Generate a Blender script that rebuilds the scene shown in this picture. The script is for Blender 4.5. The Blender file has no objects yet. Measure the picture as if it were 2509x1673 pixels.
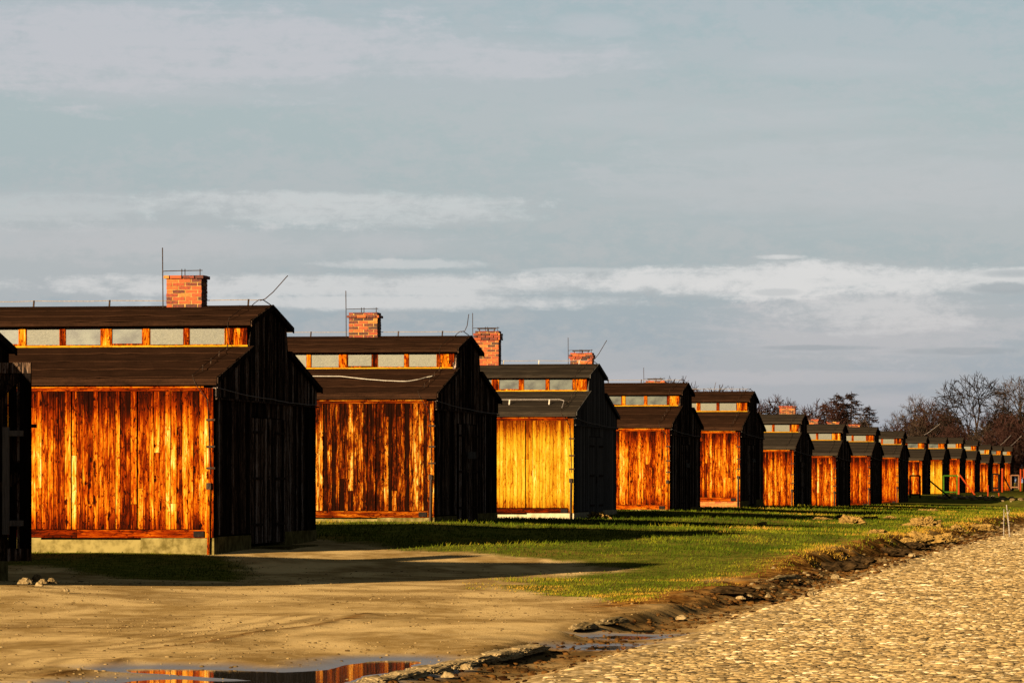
import bpy, math, random
import numpy as np
from mathutils import Vector, noise as mnoise

R = math.radians
rng = random.Random(7)
SC = bpy.context.scene
COL = SC.collection

# ------------------------------------------------------------------ camera
F, CX, HY = 10700.0, 1254.5, 1180.0          # focal length, centre column and horizon row in photograph pixels
EYE = 1.6
cam_d = bpy.data.cameras.new('camera')
cam_d.sensor_width = 36.0
cam_d.lens = F / 2509.0 * 36.0
cam_d.shift_y = (HY - 836.5) / 2509.0
cam_d.clip_start, cam_d.clip_end = 0.5, 20000.0
cam = bpy.data.objects.new('camera', cam_d); COL.objects.link(cam)
cam.location = (0, 0, EYE); cam.rotation_euler = (R(90), 0, 0)
SC.camera = cam

# ------------------------------------------------------------------ directions of the row of barracks
A = math.atan((2922.08 - CX) / F)            # the row recedes this far to the right of the view
CA, SA = math.cos(A), math.sin(A)
SP = 24.0                                    # spacing of the barracks
E_ = (CA, -SA)                               # along a long wall, to the right
R_ = (SA, CA)                                # along the row, away
def corner(i):
    d = i + 3.44
    y = SP * CA * d
    u = 2922.08 - 8255.53 / d
    return ((u - CX) / F * y, y)
P0 = corner(0)

# ------------------------------------------------------------------ sun, sky, exposure
LX, DROP = 0.45, 0.272                       # light travels: LX sideways, 1 along the row, DROP down
hx, hy = LX * E_[0] + R_[0], LX * E_[1] + R_[1]
sun_dir = Vector((hx, hy, -DROP)).normalized()
SUN_EL = math.asin(-sun_dir.z)
SUN_AZ = math.atan2(-sun_dir.x, -sun_dir.y)  # from +Y, clockwise
sd = bpy.data.lights.new('sun', 'SUN'); sd.energy = 5.0; sd.angle = R(0.5); sd.color = (1.0, 0.78, 0.49)
sun = bpy.data.objects.new('sun', sd); COL.objects.link(sun)
sun.rotation_euler = sun_dir.to_track_quat('-Z', 'Y').to_euler()
sun.location = (-30, -40, 40)
SC.view_settings.view_transform = 'Standard'
SC.view_settings.look = 'None'
SC.view_settings.exposure = 3.65
SC.view_settings.gamma = 1.0
SC.render.engine = 'CYCLES'
SC.cycles.max_bounces = 6
SC.cycles.diffuse_bounces = 2
SC.cycles.glossy_bounces = 3
SC.cycles.transparent_max_bounces = 8
SC.cycles.use_denoising = True

W = bpy.data.worlds.new('World'); SC.world = W; W.use_nodes = True
wt = W.node_tree; wt.nodes.clear()
class NT:
    """small helper round a node tree"""
    def __init__(s, t): s.t = t
    def n(s, typ, **kw):
        nd = s.t.nodes.new(typ)
        for k, v in kw.items():
            if k.startswith('i_'):
                key = k[2:]
                key = int(key) if key.isdigit() else key.replace('_', ' ')
                s.put(nd.inputs[key], v)
            else: setattr(nd, k, v)
        return nd
    def put(s, sock, v):
        if isinstance(v, bpy.types.NodeSocket): s.t.links.new(v, sock)
        else: sock.default_value = v
    def math(s, op, a, b=0.0, c=0.0, clamp=False):
        nd = s.t.nodes.new('ShaderNodeMath'); nd.operation = op; nd.use_clamp = clamp
        s.put(nd.inputs[0], a); s.put(nd.inputs[1], b); s.put(nd.inputs[2], c)
        return nd.outputs[0]
    def mul(s, a, b): return s.math('MULTIPLY', a, b)
    def add(s, a, b): return s.math('ADD', a, b)
    def mad(s, a, b, c): return s.math('MULTIPLY_ADD', a, b, c)
    def ss(s, v, a, b, lo=0.0, hi=1.0):
        nd = s.t.nodes.new('ShaderNodeMapRange'); nd.interpolation_type = 'SMOOTHSTEP'
        s.put(nd.inputs['Value'], v); s.put(nd.inputs['From Min'], a); s.put(nd.inputs['From Max'], b)
        s.put(nd.inputs['To Min'], lo); s.put(nd.inputs['To Max'], hi)
        return nd.outputs[0]
    def mix(s, f, a, b, blend='MIX'):
        nd = s.t.nodes.new('ShaderNodeMix'); nd.data_type = 'RGBA'; nd.blend_type = blend
        s.put(nd.inputs[0], f)
        for k, v in ((6, a), (7, b)):
            s.put(nd.inputs[k], v if isinstance(v, bpy.types.NodeSocket) else (*v[:3], 1.0))
        return nd.outputs[2]
    def noise(s, vec, scale, detail=3.0, rough=0.55, dist=0.0):
        nd = s.t.nodes.new('ShaderNodeTexNoise')
        s.put(nd.inputs['Vector'], vec); s.put(nd.inputs['Scale'], scale); s.put(nd.inputs['Detail'], detail)
        s.put(nd.inputs['Roughness'], rough); s.put(nd.inputs['Distortion'], dist)
        return nd.outputs[0]
    def vec(s, x, y, z):
        nd = s.t.nodes.new('ShaderNodeCombineXYZ'); s.put(nd.inputs[0], x); s.put(nd.inputs[1], y); s.put(nd.inputs[2], z)
        return nd.outputs[0]
    def scale(s, v, xyz, off=(0, 0, 0)):
        nd = s.t.nodes.new('ShaderNodeVectorMath'); nd.operation = 'MULTIPLY_ADD'
        s.put(nd.inputs[0], v); s.put(nd.inputs[1], xyz); s.put(nd.inputs[2], off)
        return nd.outputs[0]
    def sep(s, v):
        nd = s.t.nodes.new('ShaderNodeSeparateXYZ'); s.put(nd.inputs[0], v); return nd.outputs
    def ramp(s, f, stops, interp='LINEAR'):
        nd = s.t.nodes.new('ShaderNodeValToRGB'); s.put(nd.inputs[0], f)
        cr = nd.color_ramp; cr.interpolation = interp
        while len(cr.elements) < len(stops): cr.elements.new(0.5)
        for e, (p, c) in zip(cr.elements, stops):
            e.position = p; e.color = (*c[:3], 1.0)
        return nd.outputs[0]

w = NT(wt)
tc = w.n('ShaderNodeTexCoord')
dx, dy, dz = w.sep(tc.outputs['Generated'])
az = w.math('ARCTAN2', dx, dy)
el = w.math('ARCSINE', dz)
sky = w.n('ShaderNodeTexSky', sky_type='NISHITA', sun_disc=False, sun_elevation=SUN_EL, sun_rotation=SUN_AZ)
sky.air_density = 1.0; sky.dust_density = 1.5; sky.ozone_density = 1.0
# clouds: thin banded stratus, drawn out along the horizon, the same all round
cv = w.vec(w.mul(az, 9.0), w.mul(el, 55.0), 0.37)
cv2 = w.vec(w.mad(az, 26.0, 4.1), w.mul(el, 210.0), 1.7)
cv3 = w.vec(w.mad(az, 70.0, 1.3), w.mul(el, 170.0), 5.2)
n1 = w.noise(cv, 1.0, 6.0, 0.55, 0.4)
n2 = w.noise(cv2, 1.0, 7.0, 0.6, 0.6)
n3 = w.noise(cv3, 1.0, 8.0, 0.68, 0.3)
n4 = w.noise(w.vec(w.mad(az, 190.0, 2.2), w.mul(el, 330.0), 8.8), 1.0, 9.0, 0.72, 0.2)
eld = w.math('DEGREES', el)
wob = w.add(w.mul(w.add(n2, -0.5), 2.6), w.add(w.mul(w.add(n3, -0.5), 3.0), w.add(w.mul(w.add(n1, -0.5), 1.2), w.mul(w.add(n4, -0.5), 2.6))))
def cloud(items):
    """soft cloud banks lying at the given bearing and height, edges torn by the noise"""
    tot = None
    for (u, v, ru, rv, k) in items:
        a_ = w.mul(w.add(az, -(u - CX) / F), F / ru); e_ = w.mul(w.add(el, -(HY - v) / F), F / rv)
        d = w.add(w.add(w.mul(a_, a_), w.mul(e_, e_)), wob)
        f = w.ss(d, 1.35, -0.1, 0.0, k)
        tot = f if tot is None else w.math('MAXIMUM', tot, f)
    return tot
lav = cloud([(330, 130, 900, 130, 1.0), (1180, 150, 430, 60, .9), (1450, 70, 110, 30, .5), (2120, 450, 750, 110, .55), (1750, 290, 500, 45, .35), (2050, 160, 300, 40, .35), (300, 600, 800, 60, .6), (2120, 800, 420, 90, .8), (1750, 925, 600, 22, .6), (2180, 980, 120, 20, .5), (400, 235, 420, 30, .4)])
wht = cloud([(800, 515, 520, 48, .55), (120, 520, 300, 50, .3), (1950, 688, 800, 34, .95), (2010, 672, 190, 34, 1.0), (1860, 700, 300, 36, 1.0), (2200, 690, 260, 34, .9), (700, 700, 900, 30, .75), (2380, 690, 360, 32, .85), (950, 742, 650, 20, .75), (1000, 648, 260, 12, .5), (1910, 631, 60, 7, .8), (1400, 663, 150, 9, .4), (2150, 770, 260, 50, .5)])
drk = cloud([(2460, 709, 110, 16, .9), (2010, 853, 140, 7, .7), (2350, 862, 150, 9, .6), (2480, 675, 90, 10, .6), (1900, 717, 60, 9, .4)])
veil = w.ss(w.add(w.mul(n4, 0.35), w.mad(n3, 0.35, w.mul(n1, 0.45))), 0.50, 0.64)
grey = w.ramp(w.math('DIVIDE', eld, 8.0, clamp=True),
              [(0.0, (0.40, 0.42, 0.49)), (0.14, (0.35, 0.395, 0.470)), (0.25, (0.305, 0.375, 0.455)), (0.36, (0.345, 0.410, 0.465)),
               (0.60, (0.365, 0.435, 0.465)), (0.80, (0.330, 0.415, 0.455)), (1.0, (0.32, 0.40, 0.44))])
c = w.mix(w.mul(veil, 0.5), grey, (0.46, 0.46, 0.50))
c = w.mix(w.mul(lav, 0.9), c, (0.520, 0.505, 0.550))
c = w.mix(w.mul(wht, .92), c, (0.72, 0.705, 0.725))
c = w.mix(w.mul(drk, 0.8), c, (0.25, 0.30, 0.37))
c = w.mix(1.0, c, (1.40, 1.40, 1.42), 'MULTIPLY')
c = w.mix(0.96, sky.outputs[0], c)           # the cloud sheet covers nearly all of the blue
bg = w.n('ShaderNodeBackground'); w.put(bg.inputs[0], c); bg.inputs[1].default_value = 0.05
wo = w.n('ShaderNodeOutputWorld'); wt.links.new(bg.outputs[0], wo.inputs[0])

# ------------------------------------------------------------------ object helpers
def tag(o, label=None, cat=None, group=None, kind=None):
    if label: o['label'] = label
    if cat: o['category'] = cat
    if group: o['group'] = group
    if kind: o['kind'] = kind
    return o
def empty(name, loc=(0, 0, 0), rz=0.0, parent=None):
    o = bpy.data.objects.new(name, None); COL.objects.link(o)
    o.location = loc; o.rotation_euler = (0, 0, rz); o.parent = parent
    o.empty_display_size = 0.3
    return o
class MB:
    """collects boxes, slabs and tubes; build() links them as one mesh object"""
    def __init__(s): s.v, s.f, s.t = [], [], []
    def raw(s, vs, fs, tone=0.5):
        b = len(s.v)
        s.v += [tuple(p) for p in vs]; s.t += [tone] * len(vs)
        s.f += [tuple(b + i for i in q) for q in fs]
        return s
    def box(s, x0, x1, y0, y1, z0, z1, tone=0.5):
        vs = [(x0, y0, z0), (x1, y0, z0), (x1, y1, z0), (x0, y1, z0), (x0, y0, z1), (x1, y0, z1), (x1, y1, z1), (x0, y1, z1)]
        return s.raw(vs, [(0, 3, 2, 1), (4, 5, 6, 7), (0, 1, 5, 4), (1, 2, 6, 5), (2, 3, 7, 6), (3, 0, 4, 7)], tone)
    def hexa(s, vs, tone=0.5):
        return s.raw(vs, [(0, 3, 2, 1), (4, 5, 6, 7), (0, 1, 5, 4), (1, 2, 6, 5), (2, 3, 7, 6), (3, 0, 4, 7)], tone)
    def slab(s, x0, x1, y0, z0, y1, z1, th, tone=0.5):          # sloping sheet, th thick, top through (y0,z0)-(y1,z1)
        return s.hexa([(x0, y0, z0 - th), (x1, y0, z0 - th), (x1, y1, z1 - th), (x0, y1, z1 - th),
                       (x0, y0, z0), (x1, y0, z0), (x1, y1, z1), (x0, y1, z1)], tone)
    def bar(s, a, b, wx, wy=None, tone=0.5, up=(0, 0, 1)):      # square bar from a to b
        wy = wy or wx
        a, b = Vector(a), Vector(b); d = (b - a).normalized(); up = Vector(up)
        if abs(d.dot(up)) > 0.95: up = Vector((0, 1, 0))
        p = d.cross(up).normalized() * wx / 2; q = p.cross(d).normalized() * wy / 2
        return s.hexa([a - p - q, a + p - q, a + p + q, a - p + q, b - p - q, b + p - q, b + p + q, b - p + q], tone)
    def tube(s, pts, r, n=5, tone=0.5):
        pts = [Vector(p) for p in pts]; rs = r if isinstance(r, (list, tuple)) else [r] * len(pts)
        base = len(s.v); u = None
        for i, p in enumerate(pts):
            d = (pts[min(i + 1, len(pts) - 1)] - pts[max(i - 1, 0)]).normalized()
            if u is None:
                u = d.cross(Vector((0.3, 0.2, 1)) if abs(d.z) < 0.9 else Vector((1, 0.2, 0))).normalized()
            else: u = (u - d * u.dot(d)).normalized()
            v = d.cross(u)
            for k in range(n):
                a = 2 * math.pi * k / n
                s.v.append(tuple(p + (u * math.cos(a) + v * math.sin(a)) * rs[i])); s.t.append(tone)
        for i in range(len(pts) - 1):
            for k in range(n):
                k2 = (k + 1) % n
                s.f.append((base + i * n + k, base + i * n + k2, base + (i + 1) * n + k2, base + (i + 1) * n + k))
        s.f.append(tuple(base + k for k in range(n - 1, -1, -1)))
        s.f.append(tuple(base + (len(pts) - 1) * n + k for k in range(n)))
        return s
    def build(s, name, mat, parent=None, smooth=False, loc=None):
        me = bpy.data.meshes.new(name); me.from_pydata(s.v, [], s.f)
        at = me.attributes.new('tone', 'FLOAT', 'POINT'); at.data.foreach_set('value', np.array(s.t, dtype=np.float32))
        if smooth: me.polygons.foreach_set('use_smooth', [True] * len(me.polygons))
        me.materials.append(mat); me.update()
        o = bpy.data.objects.new(name, me); COL.objects.link(o); o.parent = parent
        if loc: o.location = loc
        return o
def np_mesh(name, verts, faces, mat, parent=None, smooth=False, attrs=None):
    """one mesh from numpy arrays; faces is (n,3) or (n,4)"""
    me = bpy.data.meshes.new(name)
    verts = np.ascontiguousarray(verts, dtype=np.float32); faces = np.ascontiguousarray(faces, dtype=np.int32)
    k = faces.shape[1]
    me.vertices.add(len(verts)); me.vertices.foreach_set('co', verts.ravel())
    me.loops.add(faces.size); me.loops.foreach_set('vertex_index', faces.ravel())
    me.polygons.add(len(faces)); me.polygons.foreach_set('loop_start', np.arange(len(faces), dtype=np.int32) * k)
    me.polygons.foreach_set('loop_total', np.full(len(faces), k, dtype=np.int32))
    if smooth: me.polygons.foreach_set('use_smooth', np.ones(len(faces), dtype=bool))
    me.update(calc_edges=True)
    for nm, arr in (attrs or {}).items():
        at = me.attributes.new(nm, 'FLOAT', 'POINT'); at.data.foreach_set('value', np.ascontiguousarray(arr, dtype=np.float32))
    me.materials.append(mat)
    o = bpy.data.objects.new(name, me); COL.objects.link(o); o.parent = parent
    return o

# ------------------------------------------------------------------ terrain
def vnoise(x, y, seed=0):
    """smooth value noise in [-1,1], numpy"""
    xi, yi = np.floor(x).astype(np.int64), np.floor(y).astype(np.int64)
    fx, fy = x - xi, y - yi
    fx, fy = fx * fx * (3 - 2 * fx), fy * fy * (3 - 2 * fy)
    def h(a, b):
        n = (a * 374761393 + b * 668265263 + seed * 974711) & 0x7fffffff
        n = ((n ^ (n >> 13)) * 1274126177) & 0x7fffffff
        return ((n ^ (n >> 16)) & 0xffff) / 32767.5 - 1.0
    return (h(xi, yi) * (1 - fx) + h(xi + 1, yi) * fx) * (1 - fy) + (h(xi, yi + 1) * (1 - fx) + h(xi + 1, yi + 1) * fx) * fy
def sstep(v, a, b):
    t = np.clip((v - a) / (b - a), 0, 1); return t * t * (3 - 2 * t)
LT = np.array([-90, -40, -27, -19, -14, -8, 0, 10, 24, 48, 72, 96, 120, 134, 144, 168, 192, 203, 212, 260, 500])
LH = np.array([.00, .05, .28, .28, .06, .06, .27, .40, .60, .52, .55, .54, .48, .36, .26, .28, .30, .30, .74, .72, .70])
def to_row(x, y):
    x, y = x - P0[0], y - P0[1]
    return x * E_[0] + y * E_[1], x * R_[0] + y * R_[1]
def base_h(x, y):
    x, y = np.asarray(x, float), np.asarray(y, float)
    s, t = to_row(x, y)
    L = (np.interp(t - 2, LT, LH) + np.interp(t, LT, LH) + np.interp(t + 2, LT, LH)) / 3
    lawn = L - 0.030 * np.clip(s, 0, 11) * sstep(t, 0, 20)
    lawn = lawn * (1 - sstep(s, 10.6, 11.5)) + (-0.10) * sstep(s, 10.6, 11.5)
    lawn = lawn + 0.10 * sstep(s, 11.7, 12.3)
    yard = L * (1 - sstep(s, -2.5, 6.5)) + 0.02 * sstep(s, -2.5, 6.5)
    yard = yard - 0.13 * sstep(s, 11.45, 11.85) * sstep(t, -58, -50) + 0.13 * sstep(s, 12.2, 13.0) * sstep(t, -58, -50)
    wgt = sstep(t + 0.4 * np.clip(s, 0, 11), -4, 12)
    h = lawn * wgt + yard * (1 - wgt)
    far = sstep(y, 480, 900)
    return h * (1 - far) + 0.6 * far
def ground_px(u, v, hfun=base_h):
    """the point of the ground that the photograph shows at (u, v)"""
    ys = np.concatenate([np.arange(30, 140, 0.1), np.arange(140, 900, 0.5)])
    xs = (u - CX) / F * ys; zs = EYE + (HY - v) / F * ys
    d = zs - hfun(xs, ys)
    k = int(np.argmax(d < 0)) if (d < 0).any() else len(ys) - 1
    return float(xs[k]), float(ys[k])
def at(u, v, y):
    """the point at depth y that the photograph shows at (u, v)"""
    return Vector(((u - CX) / F * y, y, EYE + (HY - v) / F * y))
def poly_sd(px, py, poly):
    """signed distance to a polygon, positive inside"""
    px, py = np.asarray(px, float), np.asarray(py, float)
    d = np.full(px.shape, 1e9); ins = np.zeros(px.shape, bool)
    n = len(poly)
    for i in range(n):
        x0, y0 = poly[i]; x1, y1 = poly[(i + 1) % n]
        ex, ey = x1 - x0, y1 - y0
        t = np.clip(((px - x0) * ex + (py - y0) * ey) / (ex * ex + ey * ey + 1e-12), 0, 1)
        d = np.minimum(d, np.hypot(px - x0 - t * ex, py - y0 - t * ey))
        c = ((y0 > py) != (y1 > py)) & (px < (x1 - x0) * (py - y0) / (y1 - y0 + 1e-12) + x0)
        ins ^= c
    return np.where(ins, d, -d)
def line_d(px, py, pts):
    d = np.full(np.shape(px), 1e9); sgn = np.zeros(np.shape(px))
    for (x0, y0), (x1, y1) in zip(pts[:-1], pts[1:]):
        ex, ey = x1 - x0, y1 - y0
        t = np.clip(((px - x0) * ex + (py - y0) * ey) / (ex * ex + ey * ey + 1e-12), 0, 1)
        dd = np.hypot(px - x0 - t * ex, py - y0 - t * ey)
        sg = np.sign((px - x0) * ey - (py - y0) * ex)
        m = dd < d; d = np.where(m, dd, d); sgn = np.where(m, sg, sgn)
    return d, sgn
def from_row(s, t): return (P0[0] + s * E_[0] + t * R_[0], P0[1] + s * E_[1] + t * R_[1])

GP = lambda L: [ground_px(u, v) for u, v in L]
LAWN = GP([(1010, 1347), (1130, 1352), (1350, 1372), (1540, 1393), (1340, 1408), (1190, 1440), (1400, 1466), (1620, 1482), (1760, 1464)]) + \
       [from_row(11.2, t) for t in (-14, -6, 6, 30, 80, 150, 450)] + [from_row(900, 470), from_row(900, 2600), from_row(-900, 2600), from_row(-200, 2.2), from_row(-9.0, 2.2), from_row(0.2, 9.9)]
SHADEGRASS = GP([(60, 1347), (300, 1351), (500, 1360), (590, 1378), (640, 1400), (570, 1424), (330, 1418), (180, 1400), (60, 1385)])
SHADEGRASS = [from_row(-60, -0.1), *[(x, y) for x, y in SHADEGRASS], from_row(-60, -5.5)]
ROADL = [(12.5, -75), (12.5, -40), (12.7, -30), (12.2, -24), (12.0, 0), (12.0, 400)]
PUD_Z = -0.035
def plane_px(u, v, z):
    y = (EYE - z) * F / (v - HY); return ((u - CX) / F * y, y)
PUDS = [[(60, 1700), (330, 1668), (420, 1663), (540, 1668), (640, 1667), (560, 1662), (330, 1646), (300, 1640), (340, 1636), (520, 1639), (700, 1647), (800, 1640), (880, 1622), (960, 1616), (1030, 1617), (1010, 1632), (960, 1646), (880, 1656), (840, 1675), (600, 1700)],
        [(1425, 1586), (1500, 1581), (1560, 1583), (1600, 1588), (1480, 1592)],
        [(1440, 1562), (1500, 1556), (1620, 1559), (1560, 1566)]]
PUDW = [[plane_px(u, v, PUD_Z) for u, v in PUDS[0]]] + [[plane_px(u, v, -0.085) for u, v in p] for p in PUDS[1:]]
PUDZ = [PUD_Z, -0.085, -0.085]
RUTS = [GP([(410, 1590), (480, 1582), (560, 1568), (640, 1552), (700, 1547), (740, 1543), (800, 1531), (850, 1522), (890, 1508)]),
        GP([(130, 1652), (200, 1640), (250, 1632), (290, 1614)]),
        GP([(0, 1543), (120, 1541), (260, 1545), (330, 1540)])]
def full_h(x, y):
    h = base_h(x, y)
    s, t = to_row(x, y)
    near = sstep(y, 260, 120)
    lawn = sstep(t, -2, 12) * sstep(s, 12.0, 11.0)
    h = h + near * (0.035 * vnoise(x / 6, y / 9, 1) + 0.02 * vnoise(x / 2.1, y / 3.3, 2)) * (0.3 + 1.2 * lawn)
    h = h + near * (0.012 * vnoise(x / .5, y / .8, 3) * (0.12 + lawn))
    bank = np.exp(-((s - 11.2) / 0.55) ** 2) * sstep(t, -30, -22)
    h = h + bank * (0.055 * vnoise(x / .6, y / 1.1, 4) + 0.035 * vnoise(x / .25, y / .5, 6)) + np.exp(-((s - 12.0) / .7) ** 2) * sstep(t, -62, -50) * near * 0.022 * vnoise(x / .16, y / .3, 8)
    for i, r in enumerate(RUTS):
        d, sg = line_d(x, y, r)
        am = (0.035, 0.03, 0.02)[i]
        h = h + am * np.exp(-(d / (0.10 + 0.40 * (sg > 0))) ** 2) * (0.75 + 0.25 * vnoise(x / .3, y / .3, 9))
        h = h + 0.004 * np.exp(-(d / 1.2) ** 2) * np.sin(d * 14) * (sg > 0)
    for p, z in zip(PUDW, PUDZ):
        d = poly_sd(x, y, p) + 0.05 * vnoise(x / .35, y / .5, 12) + 0.02 * vnoise(x / .1, y / .15, 13)
        m = sstep(d, -1.2, -0.1)
        h = h * (1 - m) + m * (z - np.clip(d, -1.5, 0.35) * 0.045)
    return h

def axis(parts):
    out = []
    for a, b, st in parts: out += list(np.arange(a, b - 1e-6, st))
    out.append(parts[-1][1]); return np.array(out)
gx = axis([(-2500, -300, 200), (-300, -60, 20), (-60, -14, 1.5), (-14, -7, .25), (-7, 9, .07), (9, 26, .25), (26, 80, 1.5), (80, 300, 20), (300, 2500, 200)])
gy = axis([(-300, 0, 30), (0, 32, 2), (32, 70, .11), (70, 110, .25), (110, 180, .6), (180, 330, 1.5), (330, 600, 10), (600, 3000, 200), (3000, 6000, 1000)])
X, Y = np.meshgrid(gx, gy)
x, y = X.ravel(), Y.ravel()
H = full_h(x, y)
S_, T_ = to_row(x, y)
grass = np.maximum(poly_sd(x, y, LAWN), poly_sd(x, y, SHADEGRASS) * 1.4)
gn = 0.45 * vnoise(x / .9, y / 2.2, 21) + 0.3 * vnoise(x / .3, y / .7, 22)
grass_m = sstep(grass + gn, -0.35, 0.55)
grass_m = grass_m * (1 - 0.85 * sstep(S_ + 0.35 * vnoise(x / .8, y / 1.6, 24), 10.3, 11.0) * sstep(S_, 14, 12.3))
roade = np.interp(T_, [p[1] for p in ROADL], [p[0] for p in ROADL])
road_m = sstep(S_ - roade + 0.35 * vnoise(x / .7, y / 1.5, 23), -0.35, 0.35) * sstep(S_, 34, 33) * sstep(T_, 470, 450)
wet = np.zeros_like(x)
for p in PUDW: wet = np.maximum(wet, sstep(poly_sd(x, y, p) + 0.12 * vnoise(x / .5, y / .8, 30), -0.65, -0.10))
ditch = np.exp(-((S_ - 11.75 - .3 * sstep(T_, -20, -34)) / 0.62) ** 2) * sstep(T_, -62, -50) * sstep(T_, 220, 120)
verge = np.exp(-((S_ - 10.95) / 0.6) ** 2) * sstep(T_, -30, -22) * sstep(T_, 220, 120)
verge = np.clip(verge * (1.1 + 0.6 * vnoise(x / .6, y / 1.2, 37)), 0, 1)
soil = ditch * (0.85 + 0.25 * vnoise(x / .5, y / .8, 31))
for rt in RUTS:                              # wet earth turned up in the wheel ruts, tread marks beside them
    d, sg = line_d(x, y, rt)
    d = d + 0.05 * vnoise(x / .25, y / .4, 33)
    soil = np.maximum(soil, 0.95 * np.exp(-(d / 0.15) ** 2))
    tread = np.sin(d * 17 + 1.5 * vnoise(x / 1.1, y / 1.1, 34)) * .5 + .5
    soil = np.maximum(soil, 0.6 * np.exp(-(d / 1.7) ** 2) * (sg < 0) * tread ** 2)
soil = np.clip(soil, 0, 1)
nx, ny = len(gx), len(gy)
idx = np.arange(nx * ny).reshape(ny, nx)
quads = np.stack([idx[:-1, :-1], idx[:-1, 1:], idx[1:, 1:], idx[1:, :-1]], -1).reshape(-1, 4)

ALB = 0.345                                   # overall reflectance of everything built, against the exposure
def set_base(nt, b, c):
    nt.put(b.inputs['Base Color'], nt.mix(1.0, c, (ALB, ALB, ALB), 'MULTIPLY'))
def new_mat(name):
    m = bpy.data.materials.new(name); m.use_nodes = True
    nt = NT(m.node_tree); nt.t.nodes.clear()
    b = nt.n('ShaderNodeBsdfPrincipled'); o = nt.n('ShaderNodeOutputMaterial')
    nt.t.links.new(b.outputs[0], o.inputs[0])
    return m, nt, b
def bump(nt, b, hgt, strength, dist):
    bn = nt.n('ShaderNodeBump'); nt.put(bn.inputs['Height'], hgt); bn.inputs['Strength'].default_value = strength
    bn.inputs['Distance'].default_value = dist
    nt.t.links.new(bn.outputs[0], b.inputs['Normal'])
def attr(nt, name):
    return nt.n('ShaderNodeAttribute', attribute_name=name).outputs['Fac']

gm, g, gb = new_mat('ground')
po = g.n('ShaderNodeTexCoord').outputs['Object']
aG, aR, aW, aS = attr(g, 'grass'), attr(g, 'road'), attr(g, 'wet'), attr(g, 'soil')
nA = g.noise(g.scale(po, (0.50, 0.20, 1)), 1.0, 6, 0.6, 0.6)
nB = g.noise(g.scale(po, (3.2, 1.5, 1)), 1.0, 6, 0.68, 0.4)
nC = g.noise(po, 38.0, 4, 0.7)
nS = g.noise(g.scale(po, (0.30, 0.16, 1), (0, 0, 3)), 1.0, 6, 0.62, 1.0)
sand = g.mix(g.ss(nA, 0.40, 0.60), (0.20, 0.122, 0.040), (0.42, 0.285, 0.118))
sand = g.mix(g.ss(nS, 0.48, 0.62, 0, 0.75), sand, (0.15, 0.088, 0.028))
sand = g.mix(g.ss(nB, 0.42, 0.72, 0, 0.4), sand, (0.46, 0.33, 0.155))
sand = g.mix(g.ss(nC, 0.55, 0.70, 0, 0.55), sand, (0.15, 0.095, 0.04))
turf = g.mix(g.ss(nB, 0.35, 0.65), (0.045, 0.050, 0.006), (0.11, 0.095, 0.014))
turf = g.mix(g.ss(nA, 0.52, 0.70, 0, 0.7), turf, (0.15, 0.085, 0.02))
gravel = g.mix(g.ss(nB, 0.35, 0.7), (0.10, 0.064, 0.026), (0.36, 0.245, 0.105))
vor = g.n('ShaderNodeTexVoronoi', i_Scale=9.0, i_Vector=g.scale(po, (1.0, 1.0, 1)))
cobc = g.ramp(g.sep(vor.outputs['Color'])[0], [(0, (0.22, 0.145, 0.06)), (0.5, (0.42, 0.29, 0.13)), (1, (0.56, 0.42, 0.23))])
gravel = g.mix(g.ss(vor.outputs['Distance'], 0.35, 0.6), cobc, gravel)
earth = g.mix(g.ss(nB, 0.40, 0.62), (0.018, 0.007, 0.002), (0.13, 0.060, 0.014))
rust = g.mix(g.ss(nB, 0.38, 0.62), (0.05, 0.018, 0.004), (0.24, 0.110, 0.022))
col = g.mix(aG, sand, turf)
col = g.mix(attr(g, 'verge'), col, rust)
col = g.mix(aR, col, gravel)
col = g.mix(g.math('MULTIPLY', aS, 0.9), col, earth)
col = g.mix(g.mul(aW, 0.85), col, (0.030, 0.020, 0.011))
set_base(g, gb, col)
g.put(gb.inputs['Roughness'], g.mad(aW, -0.55, 0.92))
g.put(gb.inputs['Specular IOR Level'], g.mul(aW, 0.45))
hgt = g.add(g.mul(nB, 0.5), g.add(g.mul(nC, 0.35), g.mul(g.mul(aR, g.ss(vor.outputs['Distance'], 0.6, 0.1)), 1.0)))
bump(g, gb, hgt, 0.28, 0.03)
ground = np_mesh('ground', np.stack([x, y, H], 1), quads, gm, smooth=True,
                 attrs={'grass': grass_m, 'road': road_m, 'wet': wet, 'soil': soil, 'verge': verge})
tag(ground, 'sandy yard, lawn and verge sloping gently beside the barracks', kind='structure')

def gh(x, y): return float(full_h(np.array([x]), np.array([y]))[0])

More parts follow.
